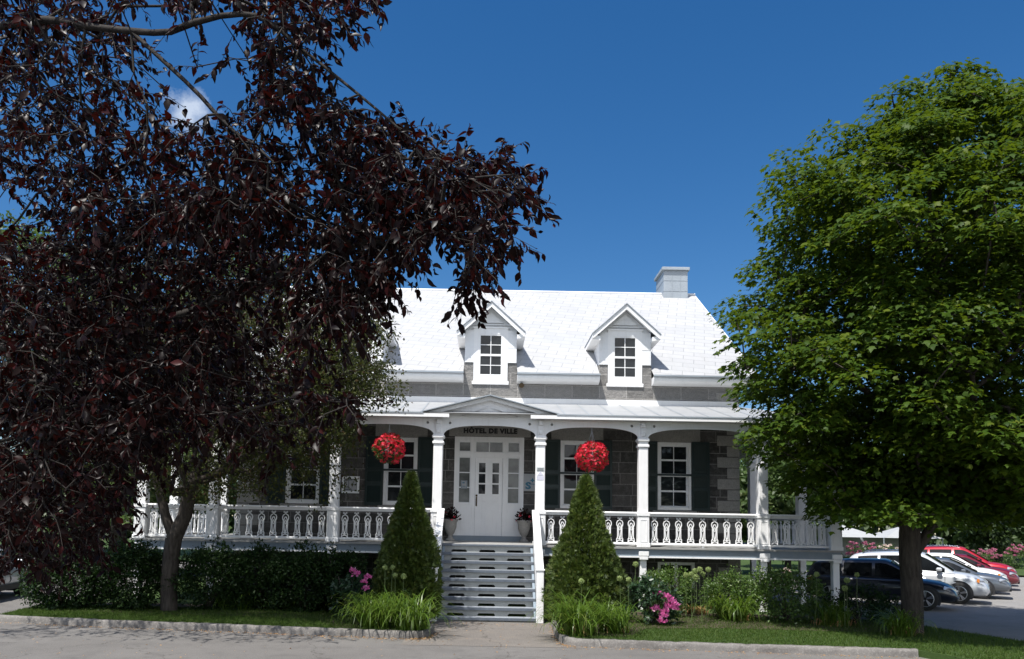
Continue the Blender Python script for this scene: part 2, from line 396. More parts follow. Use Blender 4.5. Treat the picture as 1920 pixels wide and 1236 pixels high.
M['bgleaf2'] = leaf_mat('far_dark_leaf', (.025, .05, .016), (.05, .08, .022), None, rough=.5, trans=.3)
M['cedar'] = leaf_mat('cedar_spray', (.030, .056, .009), (.072, .108, .014), (.115, .13, .024), rough=.55, trans=.28)
M['lily'] = leaf_mat('daylily_blade', (.05, .105, .010), (.10, .165, .018), (.15, .18, .03), rough=.42, trans=.35)
M['rose'] = leaf_mat('rose_leaf', (.036, .08, .013), (.078, .135, .022), (.11, .15, .03), rough=.45, trans=.3)
M['peony'] = leaf_mat('peony_leaf', (.016, .042, .018), (.036, .072, .03), None, rough=.4, trans=.25)
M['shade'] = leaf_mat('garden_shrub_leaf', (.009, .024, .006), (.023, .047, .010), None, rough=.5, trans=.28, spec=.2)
M['grass'] = leaf_mat('grass_blade', (.034, .07, .009), (.065, .11, .016), (.10, .115, .034), rough=.6, trans=.3, spec=.2)
M['pink'] = leaf_mat('pink_petal', (.50, .035, .22), (.78, .22, .47), (.88, .6, .72), rough=.5, trans=.35)
M['red'] = leaf_mat('red_petal', (.62, .008, .03), (.80, .02, .06), (.80, .07, .12), rough=.5, trans=.3, tcol=(.8, .03, .06))
M['dusky'] = leaf_mat('dusky_rose_petal', (.42, .09, .19), (.55, .22, .30), None, rough=.6, trans=.3)
M['palerose'] = leaf_mat('pale_rose_petal', (.75, .55, .5), (.82, .7, .6), None, rough=.5, trans=.3)
M['allium'] = leaf_mat('allium_floret', (.20, .27, .08), (.30, .36, .14), None, rough=.6, trans=.3)
M['stem'] = simple('green_stem', (.09, .13, .04), .5)
M['dead'] = leaf_mat('dry_leaf', (.30, .16, .06), (.45, .28, .13), (.20, .09, .04), rough=.7, trans=.2)

# ================================================================== THE TOWN HALL
YC, YW = 20.5, 22.35                # plane of the porch columns, plane of the front wall
ZD = 1.70                           # porch deck
H = empty('town_hall', (0, YW, 0), 'two storey grey stone town hall with white metal roof, dormers and a raised white veranda', 'town hall')
def sub(mb, name, mat, parent=H, smooth=False): return mb.build(name, M[mat] if isinstance(mat, str) else mat, parent, smooth)

# ---- stone wall with openings
WX, WYB, WZT = 7.1, 35.5, 6.34
WIN_X = [(-5.27), (-2.51), 2.50, 5.26]
WZ0, WZ1, WHW = 2.71, 4.63, .475
DORM = [-3.84, -0.01, 3.85]
def wall_grid(mb, x0, x1, z0, z1, holes, y, depth):
    xs = sorted({x0, x1, *[h[0] for h in holes], *[h[1] for h in holes]}); zs = sorted({z0, z1, *[h[2] for h in holes], *[h[3] for h in holes]})
    for i in range(len(xs) - 1):
        for j in range(len(zs) - 1):
            cx, cz = (xs[i] + xs[i + 1]) / 2, (zs[j] + zs[j + 1]) / 2
            if any(h[0] < cx < h[1] and h[2] < cz < h[3] for h in holes): continue
            mb.add([(xs[i], y, zs[j]), (xs[i + 1], y, zs[j]), (xs[i + 1], y, zs[j + 1]), (xs[i], y, zs[j + 1])], [(0, 1, 2, 3)])
    for a, b, c, d in holes:
        mb.add([(a, y, c), (b, y, c), (b, y, d), (a, y, d), (a, y + depth, c), (b, y + depth, c), (b, y + depth, d), (a, y + depth, d)],
               [(0, 4, 5, 1), (1, 5, 6, 2), (2, 6, 7, 3), (3, 7, 4, 0)])
holes = [(x - WHW, x + WHW, WZ0, WZ1) for x in WIN_X] + [(-.985, .985, 1.72, 4.69), (4.78, 5.82, .55, 1.25)]
mb = MB(); wall_grid(mb, -WX, WX, -.1, 5.66, holes, YW, .3)
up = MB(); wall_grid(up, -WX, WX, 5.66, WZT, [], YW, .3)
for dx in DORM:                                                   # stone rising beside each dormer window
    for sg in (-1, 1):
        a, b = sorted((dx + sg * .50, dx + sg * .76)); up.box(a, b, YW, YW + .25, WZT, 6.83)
RZ = lambda y: 6.48 + (y - 22.0) * .6386                            # height of the front roof slope
for s in (-1, 1):
    mb.add([(s * WX, YW, -.1), (s * WX, WYB, -.1), (s * WX, WYB, 6.6), (s * WX, 29, RZ(29) - .1), (s * WX, YW, 6.6)], [(0, 1, 2, 3, 4)])
mb.box(-WX, WX, WYB, WYB + .1, -.1, 6.6)
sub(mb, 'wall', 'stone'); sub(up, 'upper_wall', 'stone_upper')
mb = MB(); mb.box(-WX + .1, WX - .1, YW + .6, YW + .7, 0, 6.3); sub(mb, 'dark_backing', 'dark')  # near-black backing sheet in place of the dark interior
for s in (-1, 1):                                                 # alternating dressed corner stones
    mb = MB(); z = -.1; k = 0
    while z < WZT - .05:
        h = .31; wd = .62 if k % 2 else .34
        a, b = sorted((s * (WX + .012), s * (WX - wd)))
        mb.bbox(a, b, YW - .014, YW + (.34 if k % 2 else .62), z + .008, min(z + h - .008, WZT), .012)
        z += h; k += 1
    sub(mb, 'quoin_column', 'quoin')
mb = MB(); mb.bbox(-1.15, 1.17, YW - .02, YW + .1, 4.70, 5.04, .01); lint = sub(mb, 'door_lintel', 'quoin')
for x in WIN_X:
    mb = MB(); mb.bbox(x - .74, x + .74, YW - .015, YW + .1, 4.64, 5.02, .01); sub(mb, 'window_lintel', 'quoin')
    mb = MB(); mb.bbox(x - .62, x + .62, YW - .06, YW + .1, 2.56, 2.70, .012); sub(mb, 'window_sill', 'quoin')
v, f = text_lists('HÔTEL DE VILLE', .185, .008, 1.17, .011, 1.10)
tx0, tx1 = min(p[0] for p in v), max(p[0] for p in v); sc_ = 1.53 / (tx1 - tx0)
mb = MB(); mb.add([(p[0] * sc_ + .02, YW - .030 + p[1], p[2] + 4.855) for p in v], f); sub(mb, 'lettering', 'letters')

# ---- ground floor windows and shutters
def sash(parent, cx, z0, z1, hw, y, rows, cols, frame_w=.042, bar=.018, glass='glass', split=True):
    """white sash with bars and one glass sheet"""
    fr = MB()
    fr.box(cx - hw, cx - hw + frame_w, y, y + .06, z0, z1); fr.box(cx + hw - frame_w, cx + hw, y, y + .06, z0, z1)
    fr.box(cx - hw + frame_w, cx + hw - frame_w, y + .002, y + .06, z1 - frame_w, z1); fr.box(cx - hw + frame_w, cx + hw - frame_w, y + .002, y + .06, z0, z0 + frame_w)
    ix0, ix1, iz0, iz1 = cx - hw + frame_w, cx + hw - frame_w, z0 + frame_w, z1 - frame_w
    for i in range(1, cols):
        x = ix0 + (ix1 - ix0) * i / cols; fr.box(x - bar / 2, x + bar / 2, y + .012, y + .05, iz0, iz1)
    for j in range(1, rows):
        z = iz0 + (iz1 - iz0) * j / rows; bb = bar if not (split and j * 2 == rows) else .05
        fr.box(ix0, ix1, y + .009, y + .048, z - bb / 2, z + bb / 2)
    a = sub(fr, 'sash', 'trim', parent)
    g = MB(); g.add([(ix0, y + .04, iz0), (ix1, y + .04, iz0), (ix1, y + .04, iz1), (ix0, y + .04, iz1)], [(0, 1, 2, 3)])
    sub(g, 'glass_pane', glass, parent)
for x in WIN_X:
    fr = MB(); y0, y1 = YW - .012, YW + .16; w = .075
    fr.box(x - WHW, x - WHW + w, y0, y1, WZ0, WZ1); fr.box(x + WHW - w, x + WHW, y0, y1, WZ0, WZ1)
    fr.box(x - WHW + w, x + WHW - w, y0 + .002, y1, WZ1 - w, WZ1); fr.box(x - WHW + w, x + WHW - w, y0 - .02, y1, WZ0, WZ0 + .08)
    wf = sub(fr, 'window_frame', 'white')
    zm = (WZ0 + WZ1) / 2 + .03
    sash(wf, x, zm, WZ1 - w, WHW - w, YW + .05, 2, 2); sash(wf, x, WZ0 + .08, zm, WHW - w, YW + .09, 2, 2)
    br_ = MB(); br_.box(x - WHW - .5, x + WHW + .5, YW - .075, YW - .057, zm - .028, zm + .028); sub(br_, 'shutter_bar', 'shutter')
    for s in (-1, 1):                                              # shutters folded back on the wall
        a, b = sorted((x + s * (WHW + .015), x + s * (WHW + .515))); z0, z1 = WZ0 - .02, WZ1 + .02; yy = YW - .055
        sh = MB(); st = .055; zr = [z0, z0 + .62, zm, z1]
        sh.box(a, a + st, yy, yy + .04, z0, z1); sh.box(b - st, b, yy, yy + .04, z0, z1)
        for z in zr:
            zc = min(max(z, z0 + .04), z1 - .04); sh.box(a + st, b - st, yy + .002, yy + .038, zc - .04, zc + .04)
        for z in np.arange(z0 + .1, z1 - .1, .045):
            if min(abs(z + .02 - q) for q in zr) < .06: continue
            sh.add([(a + st, yy + .03, z), (b - st, yy + .03, z), (b - st, yy + .008, z + .042), (a + st, yy + .008, z + .042)], [(0, 1, 2, 3)])
        sh.box(a + st, b - st, yy + .034, yy + .04, z0, z1)
        sub(sh, 'shutter', 'shutter')
fr = MB(); fr.box(4.78, 4.86, YW - .01, YW + .15, .55, 1.25); fr.box(5.74, 5.82, YW - .01, YW + .15, .55, 1.25)
fr.box(4.86, 5.74, YW - .008, YW + .15, 1.17, 1.25); fr.box(4.86, 5.74, YW - .008, YW + .15, .55, .62); fr.box(5.25, 5.35, YW, YW + .15, .62, 1.17)
bw = sub(fr, 'basement_window', 'white')
g = MB(); g.add([(4.86, YW + .1, .62), (5.74, YW + .1, .62), (5.74, YW + .1, 1.17), (4.86, YW + .1, 1.17)], [(0, 1, 2, 3)]); sub(g, 'glass_pane', 'glass', bw)

# ---- entrance: door, side lights, transom
DZ0, DZ1 = 1.89, 4.69; y0 = YW - .02
fr = MB()
fr.box(-.985, .985, YW - .10, YW + .12, 1.72, DZ0)                  # threshold block
sub(fr, 'threshold', 'deckgrey')
fr = MB()
for a, b in ((-.985, -.87), (.87, .985)): fr.box(a, b, y0, YW + .12, DZ0, DZ1)
for a, b in ((-.52, -.39), (.39, .52)): fr.box(a, b, y0 + .006, YW + .12, DZ0, DZ1 - .12)
fr.box(-.87, .87, y0 + .003, YW + .12, DZ1 - .13, DZ1)
for a, b in ((-.87, -.52), (.52, .87)): fr.box(a, b, y0 + .005, YW + .12, 4.12, 4.26)
fr.box(-.39, .39, y0 + .004, YW + .12, 4.10, 4.25)
for a, b in ((-.87, -.52), (.52, .87)):                             # panels under the side lights
    fr.box(a, b, y0 + .02, YW + .1, DZ0, 2.80); fr.box(a + .06, b - .06, y0 + .008, y0 + .022, DZ0 + .16, 2.62)
    fr.box(a + .10, b - .10, y0 - .003, y0 + .01, DZ0 + .20, 2.58); fr.box(a, b, y0 - .01, y0 + .02, 2.76, 2.80)
ds = sub(fr, 'door_surround', 'white')
for a, b in ((-.87, -.52), (.52, .87)):
    sash(ds, (a + b) / 2, 4.26, 4.56, (b - a) / 2, y0 + .04, 1, 1, .028, glass='curtain_glass')
    sash(ds, (a + b) / 2, 2.80, 4.12, (b - a) / 2, y0 + .04, 3, 1, .028, .03, split=False, glass='curtain_glass' )
sash(ds, 0, 4.25, 4.56, .39, y0 + .04, 1, 2, .02, .03, glass='curtain_glass')
dr = MB(); d0 = y0 + .05; zt = 4.10
xs = [-.385, -.285, -.10, .10, .285, .385]
dr.box(-.385, -.285, d0, d0 + .05, DZ0, zt); dr.box(.285, .385, d0, d0 + .05, DZ0, zt); dr.box(-.10, .10, d0, d0 + .05, DZ0, zt)
for a, b in ((-.285, -.10), (.10, .285)):
    dr.box(a, b, d0 + .002, d0 + .05, 3.95, zt); dr.box(a, b, d0 + .002, d0 + .05, 2.86, 3.07); dr.box(a, b, d0 + .002, d0 + .05, DZ0, DZ0 + .16)
    for z in (3.36, 3.66): dr.box(a, b, d0 + .004, d0 + .045, z - .02, z + .02)
    dr.box(a, b, d0 + .025, d0 + .05, DZ0 + .16, 2.86); dr.box(a + .04, b - .04, d0 + .010, d0 + .03, DZ0 + .21, 2.80)
dp = sub(dr, 'door', 'white')
g = MB()
for a, b in ((-.285, -.10), (.10, .285)): g.add([(a, d0 + .03, 3.07), (b, d0 + .03, 3.07), (b, d0 + .03, 3.95), (a, d0 + .03, 3.95)], [(0, 1, 2, 3)])
sub(g, 'glass_pane', 'glass', dp)
hd = MB(); hd.bbox(-.36, -.32, d0 - .012, d0 + .002, 2.72, 2.98, .006); hd.tube([(-.34, d0 - .01, 2.95), (-.34, d0 - .06, 2.93), (-.34, d0 - .065, 2.78), (-.34, d0 - .01, 2.74)], .014, 8)
hd.lathe([(.0, 0), (.03, .005), (.03, .02), (0, .03)], 0, 0, 10)
hd.v = [p if p[2] > 1 else (-.34 + p[0], d0 - .012 - p[2], 3.02 + p[1]) for p in hd.v]
sub(hd, 'handle', 'brass', dp)

# ---- main roof with notches where the dormers break the eave
XR, YR = 7.6, 29.0
def roof_quad(x0, x1, y0_, y1_, V_, F_):
    n = len(V_); V_ += [(x0, y0_, RZ(y0_)), (x1, y0_, RZ(y0_)), (x1, y1_, RZ(y1_)), (x0, y1_, RZ(y1_))]; F_.append((n, n + 1, n + 2, n + 3))
V_, F_ = [], []
cuts = [-XR] + [c for d in DORM for c in (d - .765, d + .765)] + [XR]
for i in range(len(cuts) - 1):
    if i % 2 == 0: roof_quad(cuts[i], cuts[i + 1], 22.0, 22.62, V_, F_)
ny = 12
ys = [22.62 + (YR - 22.62) * i / ny for i in range(ny + 1)]
for i in range(ny): roof_quad(-XR, XR, ys[i], ys[i + 1], V_, F_)
n = len(V_); V_ += [(-XR, YR, RZ(YR)), (XR, YR, RZ(YR)), (XR, 36, 6.48), (-XR, 36, 6.48)]; F_.append((n, n + 1, n + 2, n + 3))
me = bpy.data.meshes.new('roof'); me.from_pydata([(a, b - YW, c) for a, b, c in V_], [], F_)
uvl = me.uv_layers.new(name='UVMap')
for lp in me.loops:
    p = V_[lp.vertex_index]; uvl.data[lp.index].uv = (p[0], (p[1] - 22) * 1.1866)
me.materials.append(M['roof']); ROOF = link('roof', me, H)
mb = MB(); mb.tube([(-XR - .02, YR, RZ(YR) + .0), (XR + .02, YR, RZ(YR) + .0)], .055, 8); sub(mb, 'ridge_cap', 'trim', ROOF)
for s in (-1, 1):                                                 # verge boards on the gable ends
    mb = MB(); mb.prism_x([(21.98, 6.47), (YR, RZ(YR) - .012), (YR, RZ(YR) - .17), (21.98, 6.31)], s * (XR - .02), s * (XR + .03)); sub(mb, 'verge_board', 'trim', ROOF)
for i in range(0, len(cuts) - 1, 2):                                # boxed eave and its thin gutter
    mb = MB(); a, b = cuts[i], cuts[i + 1]
    mb.prism_x([(22.0, 6.455), (21.985, 6.40), (22.01, 6.34), (22.08, 6.285), (22.2, 6.255), (YW - .002, 6.245), (YW - .002, 6.455)], a, b); eb = sub(mb, 'boxed_eave', 'white')
    mb = MB(); mb.prism_x([(21.93, 6.50), (21.93, 6.455), (22.02, 6.458), (22.02, 6.486)], a - .01, b + .01); sub(mb, 'drip_edge', 'galv', eb)
# ---- chimney
mb = MB(); mb.box(6.36, 7.25, 28.6, 29.9, 10.2, 11.74); ch = sub(mb, 'chimney', 'galv')
mb = MB()
for z in (10.95, 11.35): mb.box(6.352, 7.258, 28.592, 29.9, z, z + .018)
for x in (6.66, 6.97): mb.box(x, x + .015, 28.590, 28.601, 10.4, 11.74)
sub(mb, 'seam', 'galv', ch)
mb = MB(); mb.bbox(6.29, 7.32, 28.52, 29.98, 11.742, 11.86, .012); sub(mb, 'chimney_cap', 'galv', ch)

# ---- dormers
for dx in DORM:
    F = MB(); F.prism([(dx - .74, 6.84), (dx + .74, 6.84), (dx + .74, 7.80), (dx, 8.46), (dx - .74, 7.80)], YW + .02, YW + .06)
    for s in (-1, 1):
        F.add([(dx + s * .74, YW + .06, 6.72), (dx + s * .74, 24.4, RZ(24.4)), (dx + s * .74, 24.4, 7.80), (dx + s * .74, YW + .06, 7.80)], [(0, 1, 2, 3)])
    D = sub(F, 'dormer', 'trim')
    for s in (-1, 1):
        m_ = MB(); sl = [(dx, 8.58), (dx + s * .985, 7.69), (dx + s * .985, 7.665), (dx, 8.553)]
        m_.prism(sl, 22.02, 25.3); sub(m_, 'dormer_roof', 'galv', D)
        m_ = MB(); m_.prism([(dx, 8.55), (dx + s * .975, 7.665), (dx + s * .975, 7.555), (dx + s * .93, 7.555), (dx, 8.40)], 22.05, 22.10)
        m_.prism([(dx + s * .742, 7.62), (dx + s * .97, 7.66), (dx + s * .97, 7.54), (dx + s * .742, 7.50)], 22.101, 24.0)
        m_.prism([(dx, 8.55), (dx + s * .74, 7.875), (dx + s * .74, 7.80), (dx, 8.47)], 22.101, YW - .002)
        sub(m_, 'rake_board', 'white', D)
        m_ = MB(); a, b = sorted((dx + s * .48, dx + s * .742)); m_.box(a, b, YW - .03, YW - .001, 6.84, 7.78)
        m_.box(a, b, YW - .037, YW - .03, 7.28, 7.295); sub(m_, 'cheek_board', 'trim', D)
    m_ = MB(); m_.box(dx - .60, dx + .60, YW - .035, YW - .001, 7.93, 7.965); m_.prism([(dx - .36, 8.0), (dx + .36, 8.0), (dx, 8.32)], YW - .03, YW - .001); sub(m_, 'gable_panel', 'trim', D)
    m_ = MB(); yt = YW - .032; zb, ztp = 6.20, 7.84
    m_.box(dx - .49, dx - .335, yt, YW + .05, zb + .1, ztp); m_.box(dx + .335, dx + .49, yt, YW + .05, zb + .1, ztp)
    m_.box(dx - .335, dx + .335, yt + .003, YW + .05, ztp - .17, ztp); m_.box(dx - .335, dx + .335, yt + .003, YW + .05, zb + .1, 6.46)
    m_.bbox(dx - .53, dx + .53, yt - .012, YW + .04, zb, zb + .10, .01)
    m_.box(dx - .51, dx + .51, yt - .03, YW, ztp, ztp + .04)
    sub(m_, 'window_casing', 'white', D)
    mid = 7.06
    fr = MB(); hw = .335; y_ = YW - .022
    z0, z1 = 6.46, ztp - .17; fw = .04
    fr.box(dx - hw, dx - hw + fw, y_, y_ + .05, z0, z1); fr.box(dx + hw - fw, dx + hw, y_, y_ + .05, z0, z1)
    fr.box(dx - hw + fw, dx + hw - fw, y_ + .002, y_ + .05, z1 - fw, z1); fr.box(dx - hw + fw, dx + hw - fw, y_ + .002, y_ + .05, z0, z0 + fw)
    fr.box(dx - .011, dx + .011, y_ + .01, y_ + .05, z0 + fw, z1 - fw); fr.box(dx - hw + fw, dx + hw - fw, y_ - .004, y_ + .05, mid - .03, mid + .03)
    for z in ((z0 + fw + mid - .03) / 2, (z1 - fw + mid + .03) / 2): fr.box(dx - hw + fw, dx + hw - fw, y_ + .013, y_ + .05, z - .011, z + .011)
    sub(fr, 'sash', 'white', D)
    g = MB(); g.add([(dx - hw + fw, y_ + .03, z0 + fw), (dx + hw - fw, y_ + .03, z0 + fw), (dx + hw - fw, y_ + .03, z1 - fw), (dx - hw + fw, y_ + .03, z1 - fw)], [(0, 1, 2, 3)]); sub(g, 'glass_pane', 'glass', D)

# ---- veranda
XS = [-8.95, -7.1, -4.0, -1.33, 1.33, 4.0, 7.1, 8.95]
YE = 20.15; XE = 9.3; ZE = 5.06; ZT = 5.68                          # veranda roof: front edge, side edge, edge height, height at the wall
mb = MB()
mb.add([(-XE, YE, ZE), (XE, YE, ZE), (WX, YW, ZT), (-WX, YW, ZT)], [(0, 1, 2, 3)])
for s in (-1, 1): mb.add([(s * XE, YE, ZE), (s * XE, 34, ZE), (s * WX, 34, ZT), (s * WX, YW, ZT)], [(0, 1, 2, 3)])
VR = sub(mb, 'veranda_roof', paint('pale_sheet_metal', (.36, .37, .38), .45, .18, 2.5, grime=(.42, .42, .42), grime_amt=.3))
mb = MB()
for x in np.arange(-8.6, 8.7, .62):
    if abs(x) < 1.6: continue
    xt = max(-WX, min(WX, x * .97)); mb.add([(x - .012, YE, ZE + .012), (x + .012, YE, ZE + .012), (xt + .012, YW, ZT + .012), (xt - .012, YW, ZT + .012)], [(0, 1, 2, 3)])
sub(mb, 'roof_seam', 'galv', VR)
mb = MB(); mb.box(-WX, WX, YW - .05, YW - .016, ZT - .02, ZT + .14); sub(mb, 'wall_flashing', 'white', VR)
mb = MB()                                                          # dark edge strip and fascia
for a, b in ((-XE, -1.72), (1.72, XE)): mb.box(a, b, YE - .02, YE + .02, ZE - .022, ZE + .010)
for s in (-1, 1): a, b = sorted((s * XE, s * (XE + .02))); mb.box(a, b, YE, 34, ZE - .022, ZE + .01)
sub(mb, 'drip_edge', 'galv', VR)
mb = MB()
for a, b in ((-XE, -1.05), (1.05, XE)): mb.box(a, b, YE - .004, YE + .035, ZE - .115, ZE - .024)
for s in (-1, 1): a, b = sorted((s * (XE - .03), s * XE)); mb.box(a, b, YE + .04, 34, ZE - .115, ZE - .024)
sub(mb, 'fascia_board', 'white', VR)
mb = MB()
for a, b in ((-XE, -1.2), (1.2, XE)): mb.add([(a, YE + .03, ZE - .06), (b, YE + .03, ZE - .06), (b, YW, ZE - .02), (a, YW, ZE - .02)], [(0, 1, 2, 3)])
mb.add([(-1.2, YE + .35, ZE - .05), (1.2, YE + .35, ZE - .05), (1.2, YW, ZE - .02), (-1.2, YW, ZE - .02)], [(0, 1, 2, 3)])
for s in (-1, 1): mb.add([(s * XE, YW, ZE - .06), (s * XE, 34, ZE - .06), (s * WX, 34, ZE - .02), (s * WX, YW, ZE - .02)], [(0, 1, 2, 3)])
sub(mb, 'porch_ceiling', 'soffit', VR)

# arched frieze boards between the columns, with the little round holes
def arch_board(x0, x1, ztop_pts, crown=4.78, spring=4.50, foot=.13):
    a, b = x0 + foot, x1 - foot; pts = []
    hw = (b - a) / 2; cx = (a + b) / 2; h = crown - spring
    for i in range(25):
        t = i / 24; ang = math.pi * (1 - t)
        xx = cx + hw * math.copysign(abs(math.cos(ang)) ** .80, math.cos(ang)); zz = spring + h * math.sin(ang) ** .80
        pts.append((xx, zz))
    outer = [(x0, spring)] + pts + [(x1, spring)] + ztop_pts
    hl = []
    for hx in (x0 + .29, x1 - .29): hl.append([(hx + .036 * math.cos(q * math.pi / 6), 4.835 + .036 * math.sin(q * math.pi / 6)) for q in range(12)])
    if x1 - x0 < 2: hl = []
    return flat_shape([outer] + hl, .05)
for i in range(7):
    x0, x1 = XS[i], XS[i + 1]
    if i == 3: tp = [(x1, 5.14), (0, 5.50), (x0, 5.14)]
    else: tp = [(x1, 5.0), (x0, 5.0)]
    v, f = arch_board(x0 + .001, x1 - .001, tp)
    mb = MB(); mb.add([(p[0], YC - .05 + p[1], p[2]) for p in v], f); fb = sub(mb, 'arched_frieze', 'white')
    mb = MB()
    if i != 3: mb.box(x0 + .07, x1 - .07, YC - .075, YC - .05, 4.925, 4.965)
    else:
        mb.box(x0 + .12, x1 - .12, YC - .065, YC - .05, 4.97, 5.0)
        mb.stroke([(-.72, 5.02), (0, 5.26), (.72, 5.02), (-.72, 5.02)], .03, YC - .068, YC - .05)
    sub(mb, 'moulding', 'white', fb)
for s in (-1, 1):
    mb = MB(); mb.box(s * 8.97 - .02, s * 8.97 + .02, YC + .15, 34, 4.70, 5.0); sub(mb, 'side_frieze', 'white')
# pediment over the steps
mb = MB()
for s in (-1, 1):
    mb.prism([(0, 5.555), (s * 1.80, 5.085), (s * 1.80, 5.062), (0, 5.53)], YE + .0, 22.0)
P_ = sub(mb, 'pediment_roof', 'galv')
mb = MB()
for s in (-1, 1):
    mb.prism([(0, 5.528), (s * 1.78, 5.06), (s * 1.40, 5.06), (0, 5.43)], YE + .16, YE + .20)
    mb.prism([(s * 1.33, 5.14), (s * 1.33, 5.0), (s * 1.75, 5.0), (s * 1.75, 5.04)], YC - .05, YC)
    mb.prism([(0, 5.526), (s * 1.2, 5.21), (s * 1.2, 5.17), (0, 5.48)], YE + .201, YC - .05)
sub(mb, 'rake_board', 'white', P_)

# columns
def column(x, y, top=True):
    c = MB(); c.bbox(x - .122, x + .122, y - .122, y + .122, 2.6, 4.275, .012); c.bbox(x - .148, x + .148, y - .148, y + .148, ZD, 2.49, .012)
    ob = sub(c, 'column', 'white')
    c = MB(); c.bbox(x - .15, x + .15, y - .15, y + .15, 4.275, 4.345, .012); c.bbox(x - .125, x + .125, y - .125, y + .125, 4.345, 4.415, .01)
    c.bbox(x - .165, x + .165, y - .165, y + .165, 4.415, 4.515, .032); sub(c, 'capital', 'white', ob)
    c = MB(); c.box(x - .07, x + .07, y - .10, y - .051, 4.515, 4.90); c.bbox(x - .055, x + .055, y - .15, y - .10, 4.80, 4.93, .012); c.bbox(x - .05, x + .05, y - .135, y - .10, 4.56, 4.66, .012)
    c.box(x - .12, x + .12, y - .051, y + .1, 4.515, 5.0)
    sub(c, 'bracket', 'white', ob)
    c = MB(); c.stroke([(x - .085, 1.84), (x - .085, 2.40), (x + .085, 2.40), (x + .085, 1.84), (x - .085, 1.84)], .018, y - .156, y - .146); c.bbox(x - .165, x + .165, y - .165, y + .165, 2.49, 2.6, .012)
    c.bbox(x - .165, x + .165, y - .165, y + .165, ZD, 1.80, .01); sub(c, 'pedestal_moulding', 'white', ob)
    return ob
SIDE_Y = [22.62, 26.8, 31.0]
for x in XS: column(x, YC)
for s in (-1, 1):
    for y in SIDE_Y: column(s * 8.95, y)
# deck, its beam and posts
mb = MB()
mb.prism_x([(YC - .20, ZD - .045), (YC - .20, ZD), (YW, ZD + .05), (YW, ZD - .045)], -9.15, 9.15)
for s in (-1, 1): a, b = sorted((s * WX, s * 9.15)); mb.box(a, b, YW + .001, 34, ZD - .045, ZD + .03)
DK = sub(mb, 'deck', 'floor')
mb = MB(); mb.box(-9.05, -1.2, YC - .14, YC - .09, 1.47, ZD - .047); mb.box(1.2, 9.05, YC - .14, YC - .09, 1.47, ZD - .047)
for s in (-1, 1): a, b = sorted((s * 9.05, s * 9.0)); mb.box(a, b, YC - .09, 34, 1.47, ZD - .047)
sub(mb, 'deck_beam', 'deckgrey', DK)
mb = MB(); mb.box(-9.07, -1.2, YC - .165, YC - .07, 1.435, 1.472); mb.box(1.2, 9.07, YC - .165, YC - .07, 1.435, 1.472); sub(mb, 'beam_trim', 'white', DK)
for x, y in [(x, YC) for x in XS] + [(s * 8.95, y) for s in (-1, 1) for y in SIDE_Y]:
    mb = MB(); mb.bbox(x - .085, x + .085, y - .085, y + .085, -.1, 1.434, .012)
    if y == YC: mb.bbox(x - .13, x + .13, y - .18, y + .1, 1.476, 1.60, .01); mb.bbox(x - .11, x + .11, y - .175, y + .1, 1.38, 1.474, .01)
    sub(mb, 'deck_post', 'white')
# balustrades
def baluster_mesh():
    b = MB(); w = .021; y0_, y1_ = -.014, .014
    for s in (-1, 1):
        b.stroke([(s * .078, 0), (s * .076, .10), (s * .058, .115), (s * .055, .16), (s * .056, .40), (s * .076, .45), (s * .078, .50), (s * .058, .55), (s * .022, .565)], w, y0_, y1_)
        b.stroke([(0, .08), (s * .020, .17), (s * .040, .36), (s * .042, .43), (s * .022, .48), (s * .004, .505)], w * .95, y0_ + .001, y1_ - .001)
        b.stroke([(s * .055, .275), (s * .028, .275)], w * .8, y0_ + .002, y1_ - .002)
        b.stroke([(s * .062, .115), (s * .006, .075)], w * .8, y0_ + .003, y1_ - .003)
        b.stroke([(0, .31), (s * .020, .345), (s * .016, .39), (0, .43)], w * .7, y0_ + .002, y1_ - .002)
        b.stroke([(s * .022, .56), (s * .004, .60), (s * .02, .635), (s * .045, .65), (s * .05, .62), (s * .022, .60)], w * .6, y0_ + .004, y1_ - .004)
        b.stroke([(s * .08, .01), (s * .045, .045), (0, .058)], w * .9, y0_ + .0015, y1_ - .0015)
    return b.mesh('baluster', M['white'])
BAL = baluster_mesh()
def railing(ax, a, b, fixed):
    ln = b - a; bx = MB()
    prof = [(-.075, 2.565), (-.06, 2.60), (.06, 2.60), (.075, 2.565), (.06, 2.545), (.04, 2.49), (-.04, 2.49), (-.06, 2.545)]
    if ax == 'x':
        bx.prism_x([(fixed + p[0], p[1]) for p in prof], a, b); bx.bbox(a, b, fixed - .055, fixed + .055, 1.755, 1.815, .008)
        m = (a + b) / 2
        if ln > 2: bx.box(m - .03, m + .03, fixed - .03, fixed + .03, ZD, 1.756)
    else:
        bx.prism([(fixed + p[0], p[1]) for p in prof], a, b); bx.bbox(fixed - .055, fixed + .055, a, b, 1.755, 1.815, .008)
    r = sub(bx, 'railing', 'white')
    n = max(1, round(ln / .312)); st = ln / n
    for i in range(n):
        q = a + st * (i + .5)
        o = link('baluster', BAL, r, ((q, fixed - YW, 1.812) if ax == 'x' else (fixed, q - YW, 1.812)))
        if ax == 'y': o.rotation_euler.z = R(90)
for i in range(7):
    if i != 3: railing('x', XS[i] + .149, XS[i + 1] - .149, YC)
for s in (-1, 1):
    yy = [YC] + SIDE_Y
    for i in range(2): railing('y', yy[i] + .149, yy[i + 1] - .149, s * 8.95)
